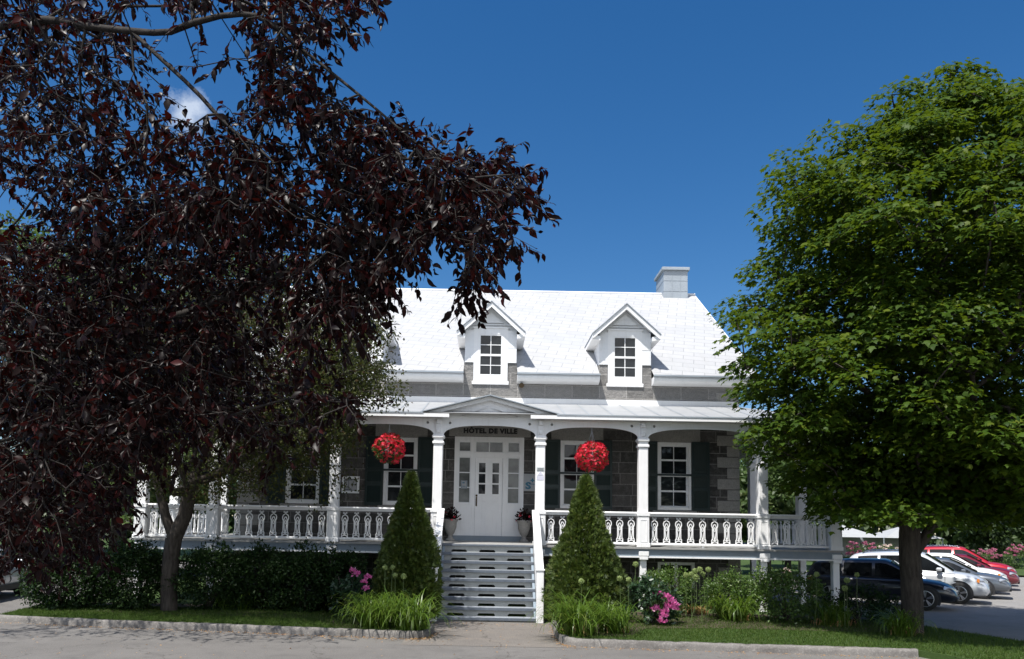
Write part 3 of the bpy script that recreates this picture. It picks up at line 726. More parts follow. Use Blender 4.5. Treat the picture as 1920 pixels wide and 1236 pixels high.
# ---- front steps
ST = MB(); SXW = 1.15; TR = .255
yb = YC - .235
for s in (-1, 1):
    ST.prism_x([(yb + .02, ZD - .05), (yb - 8 * TR + .02, .06), (yb - 8 * TR + .02, 0), (yb - 8 * TR + .3, 0), (yb + .02, ZD - .35)], s * (SXW - .06), s * SXW)
ST.box(-SXW + .06, SXW - .06, yb - .02, yb + .02, ZD - .33, ZD - .24); ST.box(-SXW - .001, SXW + .001, yb - .022, yb + .022, ZD - .34, ZD - .23)
S_ = sub(ST, 'staircase', 'deckgrey')
for k in range(8):
    zt = ZD - .2 * (k + 1); yf = yb - TR * (k + 1)
    t = MB(); t.box(-SXW, SXW, yf + .0, yf + TR + .03, zt - .035, zt); sub(t, 'tread', 'tread', S_)
    t = MB(); t.bbox(-SXW - .001, SXW + .001, yf - .022, yf - .0005, zt - .066, zt + .001, .005); sub(t, 'nosing', 'nosing', S_)
for k in range(9):
    zt = ZD - .2 * k - (.047 if k == 0 else .036); yf = yb - TR * k + .035; zb = ZD - .2 * (k + 1)
    r = MB()
    if k == 8: r.box(-SXW, SXW, yf, yf + .02, 0, zt)
    else:
        sl = [(-.80 * SXW, -.46 * SXW), (-.18 * SXW, .17 * SXW), (.43 * SXW, .80 * SXW)]; zs_ = zb + .062
        r.box(-SXW, SXW, yf, yf + .02, zs_, zt); e = [-SXW] + [q for p in sl for q in p] + [SXW]
        for j in range(0, 8, 2): r.box(e[j], e[j + 1], yf, yf + .02, zb + .001, zs_)
        for p in sl:
            for q, d in ((p[0], 1), (p[1], -1)): r.prism([(q, zs_), (q + d * .03, zs_), (q, zs_ - .03)], yf, yf + .02)
    sub(r, 'riser', 'riser', S_)
nz = MB(); nz.bbox(-SXW - .02, SXW + .02, yb - .02, yb + .06, ZD - .046, ZD + .002, .006); sub(nz, 'nosing', 'nosing', S_)
for s in (-1, 1):
    yl = yb - 8 * TR + .06
    p = MB(); a, b = sorted((s * 1.165, s * 1.235))
    p.prism_x([(YC - .16, 2.50), (yl, 1.10), (yl, .03), (yl + .3, .03), (YC - .16, ZD - .25)], a, b); sr = sub(p, 'stair_parapet', 'white')
    p = MB(); a, b = sorted((s * 1.125, s * 1.30)); p.prism_x([(YC - .165, 2.60), (YC - .165, 2.50), (yl - .02, 1.10), (yl - .02, 1.19)], a, b); sub(p, 'handrail', 'white', sr)
    p = MB(); p.bbox(a + .005, b - .005, yl - .17, yl - .022, 0, 1.18, .01); p.bbox(a - .015, b + .015, yl - .19, yl - .002, 1.18, 1.215, .008); sub(p, 'newel', 'white', sr)

# ================================================================== GROUND
def sheet(name, x0, x1, y0, y1, z, mat): return ngon_sheet(name, [(x0, y0), (x1, y0), (x1, y1), (x0, y1)], z, M[mat])
def slab(name, pts, z0, z1, mat):
    bm = bmesh.new(); n = len(pts)
    b = [bm.verts.new((p[0], p[1], z0)) for p in pts]; t = [bm.verts.new((p[0], p[1], z1)) for p in pts]
    f = bm.faces.new(t); fs = [bm.faces.new((b[i], b[(i + 1) % n], t[(i + 1) % n], t[i])) for i in range(n)]
    bmesh.ops.triangulate(bm, faces=[f]); bmesh.ops.recalc_face_normals(bm, faces=bm.faces[:])
    me = bpy.data.meshes.new(name); bm.to_mesh(me); bm.free(); me.materials.append(M[mat]); return tag(link(name, me), kind='structure')
sheet('ground', -400, 400, -60, 900, -.06, 'lawn')
sheet('road', -120, 120, -40, 16.6, 0.0, 'asphalt')
K_R = [at_z(1034, 1160, .13), at_z(1040, 1180, .13), at_z(1052, 1194, .13), at_z(1075, 1199, .13), at_z(1250, 1205, .13), at_z(1480, 1212, .13), at_z(1722, 1219, .13)]
K_L = [at_z(-150, 1147, .13), at_z(0, 1155, .13), at_z(200, 1164, .13), at_z(400, 1171, .13), at_z(600, 1179, .13), at_z(770, 1185, .13), at_z(802, 1183, .13), at_z(815, 1174, .13)]
K_R = [(p.x, p.y) for p in K_R]; K_L = [(p.x, p.y) for p in K_L]
strip_r = [at_z(1830, 1240, .1), at_z(1990, 1262, .1), at_z(2060, 1226, .1), at_z(1800, 1186, .1)]
strip_r = [(p.x, p.y) for p in strip_r]
def inset(pts, d):
    out = []
    for i, p in enumerate(pts):
        t = Vector(pts[min(i + 1, len(pts) - 1)]) - Vector(pts[max(i - 1, 0)]); t.normalize(); out.append((p[0] - t.y * d, p[1] + t.x * d))
    return out
LAWN_R = inset(K_R, .13) + strip_r + [(9.7, 18.2), (9.5, 20.6), (8.6, 24), (12.6, 36), (16, 40.5), (16, 41), (0, 41), (0, 18.7), (1.4, 18.7)]
slab('lawn', LAWN_R, -.05, .115, 'lawn')
LAWN_L = inset(K_L, .13) + [(-1.4, 18.7), (-1.4, 18.75), (-.01, 18.75), (-.01, 41), (-10.6, 41), (-10.6, 19), (-10.3, 16.9)]
slab('lawn', LAWN_L, -.05, .115, 'lawn')
sheet('lawn', -200, 200, 41.01, 400, .10, 'lawn')
sheet('path', -1.55, 1.75, 14.6, 18.72, .004, 'path')
sheet('car_park', 8.0, 60, 16.2, 41.0, .006, 'gravel')
sheet('driveway', -30, -9.0, 15.6, 41, .006, 'asphalt')
def kerb(name, pts, back):
    """granite kerb stones following a line; rough top edge"""
    P_ = []; step = .09
    for a, b in zip(pts[:-1], pts[1:]):
        a, b = Vector(a), Vector(b); n = max(1, int((b - a).length / step)); P_ += [a.lerp(b, i / n) for i in range(n)]
    P_.append(Vector(pts[-1])); V, Fq = [], []
    for i, p in enumerate(P_):
        t = (P_[min(i + 1, len(P_) - 1)] - P_[max(i - 1, 0)]).normalized(); nrm = Vector((-t.y, t.x)) * back
        j = lambda s: random.gauss(0, s)
        gap = .04 if (i * step) % 1.55 < step else 0
        for q, z in ((p - nrm * (.012 + gap * -.6) + nrm * j(.006), -.02), (p + nrm * (gap + j(.010)), .06 + j(.012)), (p + nrm * (.004 + gap + j(.008)), .115 - gap + j(.006)), (p + nrm * (.03 + gap), .138 - gap + j(.005)), (p + nrm * .15, .135 + j(.004)), (p + nrm * .16, .05)):
            V.append((q.x, q.y, z))
    for i in range(len(P_) - 1):
        for k in range(5): a = i * 6 + k; Fq.append((a, a + 6, a + 7, a + 1))
    return tag(link(name, mesh_np(name, V, Fq, M['granite'], False)), kind='structure')
kerb('kerb', K_R, 1); kerb('kerb', K_L, 1)
def bed(pts): ngon_sheet('flower_bed', pts, .122, M['soil'])
bed([(1.6, 15.5), (2.7, 15.3), (3.3, 16.6), (5, 16.9), (9.0, 16.6), (9.4, 17.2), (9.4, 19.6), (1.4, 19.9)])
bed([(-1.6, 16.0), (-3.0, 15.9), (-3.7, 17.3), (-10, 17.9), (-10, 19.8), (-1.4, 19.9)])

# ================================================================== THINGS ON THE HOUSE
def thing_at(name, loc, label, cat, group=None): return empty(name, loc, label, cat, group)
nb = thing_at('notice_board', (-3.9, YW, 3.26), 'white framed glass notice board with papers on the stone wall', 'notice board')
mb = MB(); mb.box(-4.15, -3.66, YW - .06, YW - .016, 3.02, 3.09); mb.box(-4.15, -3.66, YW - .06, YW - .016, 3.43, 3.5); mb.box(-4.15, -4.09, YW - .06, YW - .016, 3.09, 3.43); mb.box(-3.72, -3.66, YW - .06, YW - .016, 3.09, 3.43)
mb.build('frame', M['trim'], nb)
mb = MB(); mb.box(-4.09, -3.72, YW - .03, YW - .016, 3.09, 3.43); mb.build('back_panel', simple('notice_board_felt', (.16, .17, .19), .7), nb)
for x, z, w, h in ((-4.02, 3.26, .09, .22), (-3.91, 3.26, .08, .24), (-3.80, 3.34, .12, .12), (-3.80, 3.18, .12, .14)):
    mb = MB(); mb.box(x - w / 2, x + w / 2, YW - .034, YW - .031, z - h / 2, z + h / 2); mb.build('paper_notice', M['soffit'], nb)
ls = thing_at('wall_sign', (1.27, YW, 3.42), 'small pale sign with a blue emblem on the wall beside the front door', 'sign')
mb = MB(); mb.bbox(.99, 1.56, YW - .05, YW - .016, 3.17, 3.66, .006); mb.build('panel', M['soffit'], ls)
teal = simple('teal_ink', (.02, .14, .22), .5); grey = simple('grey_ink', (.28, .33, .36), .5)
v, f = text_lists('S', .26, .004, 1.25, .012); mb = MB(); mb.add([(p[0] + 1.115, YW - .0545 + p[1], p[2] + 3.315) for p in v], f)
mb.prism([(1.14, 3.385), (1.36, 3.375), (1.36, 3.352), (1.14, 3.362)], YW - .0545, YW - .051)
mb.prism([(1.235, 3.55), (1.262, 3.495), (1.315, 3.475), (1.262, 3.455), (1.235, 3.40), (1.208, 3.455), (1.155, 3.475), (1.208, 3.495)], YW - .0548, YW - .0512)
mb.build('emblem', teal, ls)
mb = MB(); mb.box(1.135, 1.145, YW - .054, YW - .051, 3.48, 3.62); mb.stroke([(1.225, 3.22), (1.29, 3.22), (1.29, 3.32), (1.225, 3.32), (1.225, 3.22)], .014, YW - .054, YW - .051); mb.build('fine_print', grey, ls)
hp = thing_at('number_plaque', (1.33, YC - .122, 3.66), 'small grey number plaque and faded sticker on the porch column right of the steps', 'plaque')
mb = MB(); mb.bbox(1.235, 1.425, YC - .134, YC - .1225, 3.615, 3.705, .004); mb.build('plate', simple('plaque_grey', (.38, .41, .42), .4), hp)
mb = MB()
for x in (1.285, 1.33, 1.375): mb.stroke([(x - .012, 3.635), (x + .012, 3.635), (x + .012, 3.685), (x - .012, 3.685), (x - .012, 3.635)], .009, YC - .137, YC - .1345)
mb.build('digits', simple('dark_digits', (.12, .13, .14), .5), hp)
mb = MB(); mb.prism([(1.25, 3.50), (1.41, 3.50), (1.33, 3.60)], YC - .128, YC - .1225); mb.box(1.24, 1.42, YC - .128, YC - .1225, 3.38, 3.48); mb.build('faded_sticker', simple('faded_lavender', (.62, .62, .72), .5), hp)
pn = thing_at('paper_notice', (-.70, YW, 3.32), 'small paper notice taped inside the glass left of the front door', 'notice')
mb = MB(); mb.box(-.79, -.61, YW + .020, YW + .024, 3.21, 3.44); mb.build('sheet', M['soffit'], pn)
mb = MB(); mb.stroke([(-.775, 3.225), (-.625, 3.225), (-.625, 3.425), (-.775, 3.425), (-.775, 3.225)], .012, YW + .017, YW + .0195); mb.box(-.75, -.68, YW + .017, YW + .0195, 3.36, 3.39); mb.box(-.75, -.66, YW + .017, YW + .0195, 3.27, 3.285); mb.build('print', teal, pn)
fl = thing_at('floodlight', (.88, 22.2, 6.2), 'small brass coloured floodlight under the roof eave beside the middle dormer', 'light')
mb = MB(); mb.box(.85, .91, 22.15, 22.33, 6.225, 6.25); mb.tube([(.88, 22.26, 6.23), (.88, 22.2, 6.19)], .02, 8); mb.build('bracket', M['galv'], fl)
mb = MB(); mb.tube([(.88, 22.24, 6.20), (.88, 22.20, 6.185), (.88, 22.12, 6.155)], [.035, .06, .075], 12); mb.build('lamp_head', M['brass'], fl)

# ================================================================== LEAF TOOLS
def unit(a):
    a = np.asarray(a, float); return a / np.maximum(np.linalg.norm(a, axis=-1, keepdims=True), 1e-9)
def place(tv, tf, P, D, U, S):
    """copies of a small template (x across, y along, z up) at P, along D, facing U, size S"""
    P = np.asarray(P, float); n = len(P); y = unit(D); x = unit(np.cross(y, U)); z = np.cross(x, y)
    tv = np.asarray(tv, float); S = np.broadcast_to(np.asarray(S, float), (n,))
    V = P[:, None, :] + S[:, None, None] * (tv[None, :, 0, None] * x[:, None, :] + tv[None, :, 1, None] * y[:, None, :] + tv[None, :, 2, None] * z[:, None, :])
    tf = np.asarray(tf); Fc = tf[None] + (np.arange(n) * len(tv))[:, None, None]
    return V.reshape(-1, 3), Fc.reshape(-1, tf.shape[1])
T_OVATE = ([(0, 0, 0), (.20, .22, .05), (.28, .48, .03), (.18, .76, -.04), (0, 1.08, -.18), (-.18, .76, -.04), (-.28, .48, .03), (-.20, .22, .05), (0, .35, -.02), (0, .7, -.06)],
           [(0, 1, 8), (1, 2, 8), (2, 9, 8), (2, 3, 9), (3, 4, 9), (4, 5, 9), (5, 6, 9), (6, 8, 9), (6, 7, 8), (7, 0, 8)])
T_SMALL = ([(0, 0, 0), (.28, .45, .06), (0, 1, -.06), (-.28, .45, .06), (0, .5, -.02)], [(0, 1, 4), (1, 2, 4), (2, 3, 4), (3, 0, 4)])
T_MAPLE = ([(0, 0, 0), (.34, .02, -.05), (.30, .22, .02), (.60, .42, -.09), (.30, .52, .02), (.24, .66, 0), (0, 1.05, -.14), (-.24, .66, 0), (-.30, .52, .02), (-.60, .42, -.09), (-.30, .22, .02), (-.34, .02, -.05), (0, .36, .04)],
           [(i, i + 1, 12) for i in range(11)] + [(11, 0, 12)])
T_SPRAY = ([(0, 0, 0), (.10, .45, .03), (0, 1, -.05), (-.10, .45, .03), (.42, .75, .02), (.28, .42, .03), (-.42, .75, .02), (-.28, .42, .03)],
           [(0, 1, 3), (1, 2, 3), (0, 5, 4), (0, 4, 1), (0, 6, 7), (0, 3, 6)])
T_PETAL5 = ([(0, 0, -.12)] + [(math.cos(a) * r, math.sin(a) * r, z) for k in range(5) for a, r, z in ((2 * math.pi * k / 5 - .42, .85, .06), (2 * math.pi * k / 5, 1.0, -.02), (2 * math.pi * k / 5 + .42, .85, .06))],
            [q for k in range(5) for q in ((0, 1 + 3 * k, 2 + 3 * k), (0, 2 + 3 * k, 3 + 3 * k))])
def leaves(name, tmpl, P, D, U, S, mat, parent=None, smooth=False):
    off = np.array(root_of(parent).location) if parent is not None else np.zeros(3)
    V, Fc = place(*tmpl, np.asarray(P) - off, D, U, S); return link(name, mesh_np(name, V, Fc, M[mat] if isinstance(mat, str) else mat, smooth), parent)
def rdir(n): return unit(rng.normal(size=(n, 3)))
def sphere_pts(n):
    d = rdir(n); return d

# ---- planters at the door
for s, lab in ((-1, 'left'), (1, 'right')):
    cx, cy = s * 1.02 - .02, 21.98; zb = 1.735
    t = thing_at('planter_urn', (cx, cy, zb), f'grey stone urn of dark foliage and red flowers standing just {lab} of the front door', 'planter', 'urns flanking the front door')
    mb = MB(); mb.lathe([(.0, zb), (.13, zb), (.13, zb + .05), (.07, zb + .09), (.06, zb + .16), (.11, zb + .22), (.165, zb + .38), (.175, zb + .52), (.21, zb + .57), (.21, zb + .61), (.17, zb + .60), (.15, zb + .55), (0, zb + .55)], cx, cy, 20)
    mb.build('urn', M['quoin'], t, True)
    n = 260; d = sphere_pts(n); d[:, 2] = np.abs(d[:, 2]); base = np.array([cx, cy, zb + .58]); rr = rng.uniform(.05, .24, n)
    leaves('foliage', T_SMALL, base + d * rr[:, None] * [1, 1, 1.5], d + rng.normal(size=(n, 3)) * .5, rdir(n), rng.uniform(.05, .11, n), 'purple', t)
    n = 7; d = sphere_pts(n); d[:, 2] = np.abs(d[:, 2]); d[:, 1] = -np.abs(d[:, 1])
    leaves('blossom', T_PETAL5, base + d * .26, rdir(n), d, .035, 'red', t)
# ---- hanging flower baskets
for cx, cz, txt in ((-2.62, 4.13, 'hanging left of the steps, more green showing'), (2.67, 4.01, 'hanging right of the steps, fuller and brighter')):
    cy = YC - .02
    t = thing_at('hanging_basket', (cx, cy, cz - .4), f'round ball of red petunias {txt}', 'flower basket', 'hanging baskets of red flowers')
    mb = MB(); mb.lathe([(.0, cz - .36), (.12, cz - .34), (.2, cz - .24), (.25, cz - .1), (.24, cz - .1), (.0, cz - .12)], cx, cy, 16); mb.build('pot', M['black'], t, True)
    mb = MB(); mb.tube([(cx, cy, 4.81), (cx, cy, 4.70)], .008, 6)
    for k in range(3):
        a = 2 * math.pi * k / 3 + .5; mb.tube([(cx, cy, 4.70), (cx + .24 * math.cos(a), cy + .24 * math.sin(a), cz - .1)], .006, 5)
    mb.build('chain', M['galv'], t)
    n = 1500; d = sphere_pts(n); r = rng.uniform(.28, .40, n); c = np.array([cx, cy, cz])
    lump = 1 + .07 * np.sin(d[:, 0] * 9 + cx) * np.cos(d[:, 2] * 8)
    leaves('foliage', T_SMALL, c + d * (r * lump)[:, None] * [1, 1, .95], d + rng.normal(size=(n, 3)) * .6, rdir(n), rng.uniform(.04, .07, n), 'rose', t)
    n = 980 if cx > 0 else 760; d = sphere_pts(n); d = d[d[:, 2] > -.92]
    if cx < 0: d = d[(d[:, 0] + d[:, 2] * .8 + rng.normal(size=len(d)) * .5) > -.75]
    n = len(d); lump = 1 + .07 * np.sin(d[:, 0] * 9 + cx) * np.cos(d[:, 2] * 8)
    r = (rng.uniform(.385, .435, n) * lump)[:, None] * np.array([1, 1, .95])
    leaves('blossom', T_PETAL5, c + d * r, rdir(n), d + rng.normal(size=(n, 3)) * .35, rng.uniform(.03, .043, n), 'red', t)

# ================================================================== CARS
def catmull(P, k):
    P = np.asarray(P, float); out = []
    for i in range(len(P) - 1):
        p0, p1, p2, p3 = P[max(i - 1, 0)], P[i], P[i + 1], P[min(i + 2, len(P) - 1)]
        for j in range(k):
            t = j / k; out.append(.5 * (2 * p1 + (p2 - p0) * t + (2 * p0 - 5 * p1 + 4 * p2 - p3) * t * t + (3 * p1 - p0 - 3 * p2 + p3) * t ** 3))
    out.append(P[-1]); return np.array(out)
def car_paint(name, c, metal=0.3, rough=.28):
    m, nt, p, new, lk = nodemat(name); p.inputs['Base Color'].default_value = (*c, 1); p.inputs['Metallic'].default_value = metal
    p.inputs['Roughness'].default_value = rough; p.inputs['Coat Weight'].default_value = .8; p.inputs['Coat Roughness'].default_value = .04
    n = noise(new, lk, 3, 4); lk(mixrgb(new, lk, ramp(new, lk, n, .45, .8, 0, .12), c, (.25, .23, .2)), p.inputs['Base Color']); return m
M['rim'] = simple('alloy_rim', (.55, .56, .58), .3, 1.0); M['rubber'] = simple('tyre_rubber', (.018, .018, .018), .8); M['cladding'] = simple('black_cladding', (.02, .02, .022), .55)
M['lamp_clear'] = simple('headlight_lens', (.55, .57, .6), .08, .3, .8, .5); M['lamp_red'] = simple('tail_lens', (.25, .006, .008), .12, 0, .6, .6); M['lamp_amber'] = simple('amber_lens', (.7, .22, .02), .15)
M['chrome'] = simple('chrome_trim', (.7, .7, .72), .12, 1.0)
def make_car(loc, rz, Ln, Hh, W, mat, label, sedan=False, group='cars parked in a slanting row', roofrail=False, amber=False):
    t = empty('parked_car', (0, 0, 0), label, 'car', group); hw = W / 2
    zc = .26                                                         # ground clearance
    # lower body: x/L, half width factor, bottom, shoulder z, top z
    Lw = catmull([(-.495, .80, .40, .62, .64), (-.47, .90, .30, .74, .76), (-.40, .97, zc, .93, .95), (-.25, 1.0, zc, .95, .97), (0, 1.0, zc, .94, .96), (.20, 1.0, zc, .92, .95), (.32, .99, zc, .87, .93), (.42, .93, zc, .78, .84), (.475, .83, .28, .64, .68), (.497, .70, .34, .50, .52)], 4)
    sc = Hh / 1.55
    V, Fc = [], []; m = 8
    for xl, wf, zb, zs, zt in Lw:
        w = hw * wf; x = xl * Ln; zb *= 1; zs *= sc; zt *= sc
        half = [(0, zb), (.80 * w, zb), (.97 * w, zb + .08), (1.0 * w, zb + (zs - zb) * .5), (.985 * w, zb + (zs - zb) * .82), (.94 * w, zs), (.80 * w, zt), (0, zt + .025)]
        V += [(x, y, z) for y, z in half] + [(x, -y, z) for y, z in half]
    N = len(Lw)
    for i in range(N - 1):
        for k in range(m - 1):
            a = i * 16 + k; Fc.append((a, a + 1, a + 17, a + 16)); b = i * 16 + 8 + k; Fc.append((b, b + 16, b + 17, b + 1))
    for i in (0, N - 1):
        for k in range(m - 1): a = i * 16 + k; Fc.append((a, a + 1, a + 9, a + 8))
    # greenhouse
    if sedan: G = [(-.40, .82, .96, .965), (-.36, .84, .97, 1.02), (-.26, .84, .97, 1.34), (-.12, .84, .97, 1.45), (.02, .84, .97, 1.47), (.10, .84, .96, 1.43), (.21, .84, .95, 1.15), (.29, .82, .93, .945)]
    else: G = [(-.465, .80, .90, .93), (-.44, .82, .95, 1.18), (-.385, .83, .96, 1.43), (-.22, .85, .97, 1.52), (0, .85, .97, 1.55), (.08, .85, .96, 1.52), (.19, .85, .95, 1.23), (.29, .82, .93, .945)]
    Gc = catmull(G, 4); n0 = len(V)
    for xl, wf, zl, zr in Gc:
        x = xl * Ln; zl *= sc; zr *= sc; fr = min(1, (zr - zl) / (.5 * sc)); yt = hw * (wf * 1.1 - .20 * fr - .03)
        V += [(x, s * y, z) for s in (1, -1) for y, z in ((hw * wf * 1.1, zl - .01), (yt, max(zl, zr - .05)), (yt - .10, zr), (0, zr + .015))]
    for i in range(len(Gc) - 1):
        for s in (0, 4):
            for k in range(3): a = n0 + i * 8 + s + k; Fc.append((a, a + 1, a + 9, a + 8) if s == 0 else (a, a + 8, a + 9, a + 1))
    body = link('body', mesh_np('body', V, Fc, mat, True), t)
    # glass: sides follow the greenhouse wall
    def side_pt(x, fz, s, out=.006):
        i = np.interp(x / Ln, Gc[:, 0], np.arange(len(Gc))); zl = np.interp(x / Ln, Gc[:, 0], Gc[:, 2]) * sc; zr = np.interp(x / Ln, Gc[:, 0], Gc[:, 3]) * sc; wf = np.interp(x / Ln, Gc[:, 0], Gc[:, 1])
        fr = min(1, (zr - zl) / (.5 * sc)); yb = hw * wf * 1.1; yt = hw * (wf * 1.1 - .20 * fr - .03); z0, z1 = zl - .01, max(zl, zr - .05)
        return (x, s * (yb + (yt - yb) * fz + out), z0 + (z1 - z0) * fz)
    rng_w = [(-.36, -.22), (-.205, -.02), (.0, .225)] if not sedan else [(-.31, -.17), (-.155, .0), (.015, .235)]
    for s in (1, -1):
        for a, b in rng_w:
            g = MB(); xs = np.linspace(a * Ln, b * Ln, 7); V2 = [side_pt(x, .10, s) for x in xs] + [side_pt(x, .90, s) for x in xs]
            g.add(V2, [(i, i + 1, i + 8, i + 7) for i in range(6)]); g.build('side_window', M['carglass'], t, True)
    def cross_glass(name, xa, xb):
        xs = np.linspace(xa * Ln, xb * Ln, 5); V2 = []
        for x in xs:
            zr = np.interp(x / Ln, Gc[:, 0], Gc[:, 3]) * sc; zl = np.interp(x / Ln, Gc[:, 0], Gc[:, 2]) * sc; wf = np.interp(x / Ln, Gc[:, 0], Gc[:, 1]); fr = min(1, (zr - zl) / (.5 * sc)); yt = hw * (wf * 1.1 - .20 * fr - .03) - .09
            dx = .012 * (1 if xa > 0 else -1)
            V2 += [(x + dx, -yt, zr + .008), (x + dx, 0, zr + .024), (x + dx, yt, zr + .008)]
        g = MB(); g.add(V2, [(i * 3 + k, i * 3 + k + 1, i * 3 + k + 4, i * 3 + k + 3) for i in range(4) for k in range(2)]); g.build(name, M['carglass'], t, True)
    cross_glass('windscreen', .095, .275)
    cross_glass('rear_window', *((-.45, -.39) if not sedan else (-.375, -.27)))
    # wheels
    rw = .335 * (1 if not sedan else .94)
    for xf in (-.295, .31):
        for s in (1, -1):
            x = xf * Ln; y = s * hw
            a = MB(); ring = [(x + (rw + .055) * math.cos(q), rw + (rw + .055) * math.sin(q)) for q in np.linspace(-.45, math.pi + .45, 22)]
            a.prism(ring, *sorted((y * .985 + s * .004, y * .6))); a.build('wheel_arch', M['cladding'], t)
            w = MB(); w.lathe([(rw * .66, -.105), (rw * .93, -.11), (rw, -.08), (rw, .08), (rw * .93, .11), (rw * .66, .105)], 0, 0, 28)
            yo = y - s * .095
            w.v = [(x + p[0], yo + s * p[2], rw + p[1]) for p in w.v]; wh = w.build('wheel', M['rubber'], t, True)
            r = MB(); r.lathe([(.02, .06), (rw * .66, .05), (rw * .68, .11), (rw * .63, .112), (rw * .60, .07), (.02, .075)], 0, 0, 24); r.v = [(x + p[0], yo + s * p[2], rw + p[1]) for p in r.v]
            for k in range(5):
                q = 2 * math.pi * k / 5 + .3
                for dq in (-.13, .13):
                    c0, c1 = (.04 * math.cos(q), .04 * math.sin(q)), (rw * .64 * math.cos(q + dq), rw * .64 * math.sin(q + dq)); r.tube([(x + c0[0], yo + s * .10, rw + c0[1]), (x + c1[0], yo + s * .105, rw + c1[1])], .02, 5)
            r.build('rim', M['rim'], wh)
    sl = MB()
    for s in (1, -1):
        sl.prism([(-.22 * Ln, zc - .02), (.24 * Ln, zc - .02), (.24 * Ln, zc + .12), (-.22 * Ln, zc + .12)], *sorted((s * hw * .90, s * (hw + .006))))
    sl.build('sill_trim', M['cladding'], t)
    for s in (1, -1):
        mr = MB(); a, b = sorted((s * (hw * .94), s * (hw + .13))); mr.bbox(.195 * Ln - .1, .195 * Ln + .06, a, b, .985 * sc, 1.10 * sc, .03); mr.build('mirror', mat if not sedan else mat, t)
        hl = MB(); y_in, y_out = hw * .50, hw * .89
        hl.add([(.482 * Ln, s * y_in, .60 * sc), (.455 * Ln, s * y_out * .99, .62 * sc), (.415 * Ln, s * hw * .975, .70 * sc), (.420 * Ln, s * hw * .93, .80 * sc), (.457 * Ln, s * y_out * .93, .755 * sc), (.480 * Ln, s * y_in, .675 * sc)], [tuple(range(6)) if s > 0 else tuple(range(5, -1, -1))])
        hl.v = [(p[0] + .022, p[1] * 1.012, p[2]) for p in hl.v]; hb = hl.build('headlight', M['lamp_clear'], t)
        if amber:
            am = MB(); am.add([(.415 * Ln + .026, s * hw * .99, .70 * sc), (.420 * Ln + .026, s * hw * .945, .80 * sc), (.435 * Ln + .026, s * hw * .90, .785 * sc), (.432 * Ln + .028, s * hw * .935, .67 * sc)], [(0, 1, 2, 3)]); am.build('indicator', M['lamp_amber'], hb)
        tl = MB(); tl.bbox(-.478 * Ln - .03, -.41 * Ln, *sorted((s * hw * .62, s * hw * .965)), .79 * sc, .90 * sc, .02); tl.build('tail_light', M['lamp_red'], t)
        dh = MB()
        for xf in (-.15, .06): dh.bbox(xf * Ln - .08, xf * Ln + .08, *sorted((s * hw * .97, s * (hw + .018))), .86 * sc, .885 * sc, .008)
        dh.build('door_handle', mat, t)
        ln = MB()
        for xf in (-.21, -.01, .225): ln.box(xf * Ln - .006, xf * Ln + .006, *sorted((s * hw * .96, s * (hw * 1.0 + .0015))), .42, .84 * sc)
        ln.build('door_seam', M['cladding'], t)
    gr = MB(); gr.bbox(.46 * Ln, .492 * Ln + .012, -hw * .46, hw * .46, .44 * sc, .60 * sc, .02); gr.bbox(.46 * Ln, .497 * Ln + .012, -hw * .60, hw * .60, .27, .37, .02); gr.build('grille', M['cladding'], t)
    gb = MB(); gb.bbox(.48 * Ln, .492 * Ln + .02, -hw * .46, hw * .46, .585 * sc, .61 * sc, .006); gb.bbox(.488 * Ln, .498 * Ln + .016, -hw * .5, hw * .5, .375, .395, .006); gb.build('chrome_bar', M['chrome'], t)
    if roofrail:
        rr = MB()
        for s in (1, -1): rr.tube([(-.33 * Ln, s * hw * .62, 1.46 * sc), (-.30 * Ln, s * hw * .62, 1.555 * sc), (-.1 * Ln, s * hw * .62, 1.595 * sc), (.02 * Ln, s * hw * .62, 1.575 * sc), (.05 * Ln, s * hw * .62, 1.53 * sc)], .018, 6)
        rr.build('roof_rail', M['chrome'], t)
    t.location = loc; t.rotation_euler.z = rz
    return t
RZC = -R(33)
make_car((11.78, 24.0, .006), RZC, 4.15, 1.38, 1.72, car_paint('navy_car_paint', (.004, .006, .014), .1), 'dark navy compact car nearest the porch, half behind the maple trunk')
make_car((14.05, 26.3, .006), RZC, 4.3, 1.56, 1.78, car_paint('silver_car_paint', (.62, .64, .66), .35), 'silver grey car with amber front indicator, second in the slanting row', amber=True, roofrail=True)
make_car((16.05, 28.4, .006), RZC, 4.4, 1.38, 1.76, car_paint('gunmetal_car_paint', (.13, .145, .165), .5), 'gunmetal grey low saloon between the silver and the white car', sedan=True)
make_car((17.4, 30.5, .006), RZC, 4.3, 1.50, 1.76, car_paint('white_car_paint', (.78, .78, .78), .0), 'white car with arched roofline parked behind the gunmetal saloon', amber=True, sedan=True)
make_car((19.2, 32.6, .006), RZC, 4.3, 1.42, 1.74, car_paint('burgundy_car_paint', (.16, .008, .02), .3), 'dark burgundy saloon between the white car and the tall red one', sedan=True)
make_car((20.7, 35.2, .006), RZC, 4.55, 1.6, 1.84, car_paint('red_car_paint', (.42, .012, .025), .3), 'tall bright red car with silver roof rails, farthest of the row', roofrail=True)
make_car((-13.6, 21.0, .006), R(100), 4.2, 1.45, 1.74, car_paint('pale_blue_car_paint', (.50, .54, .60), .3), 'pale car with red tail lights at far left, mostly behind dark leaves', sedan=True, group=None)

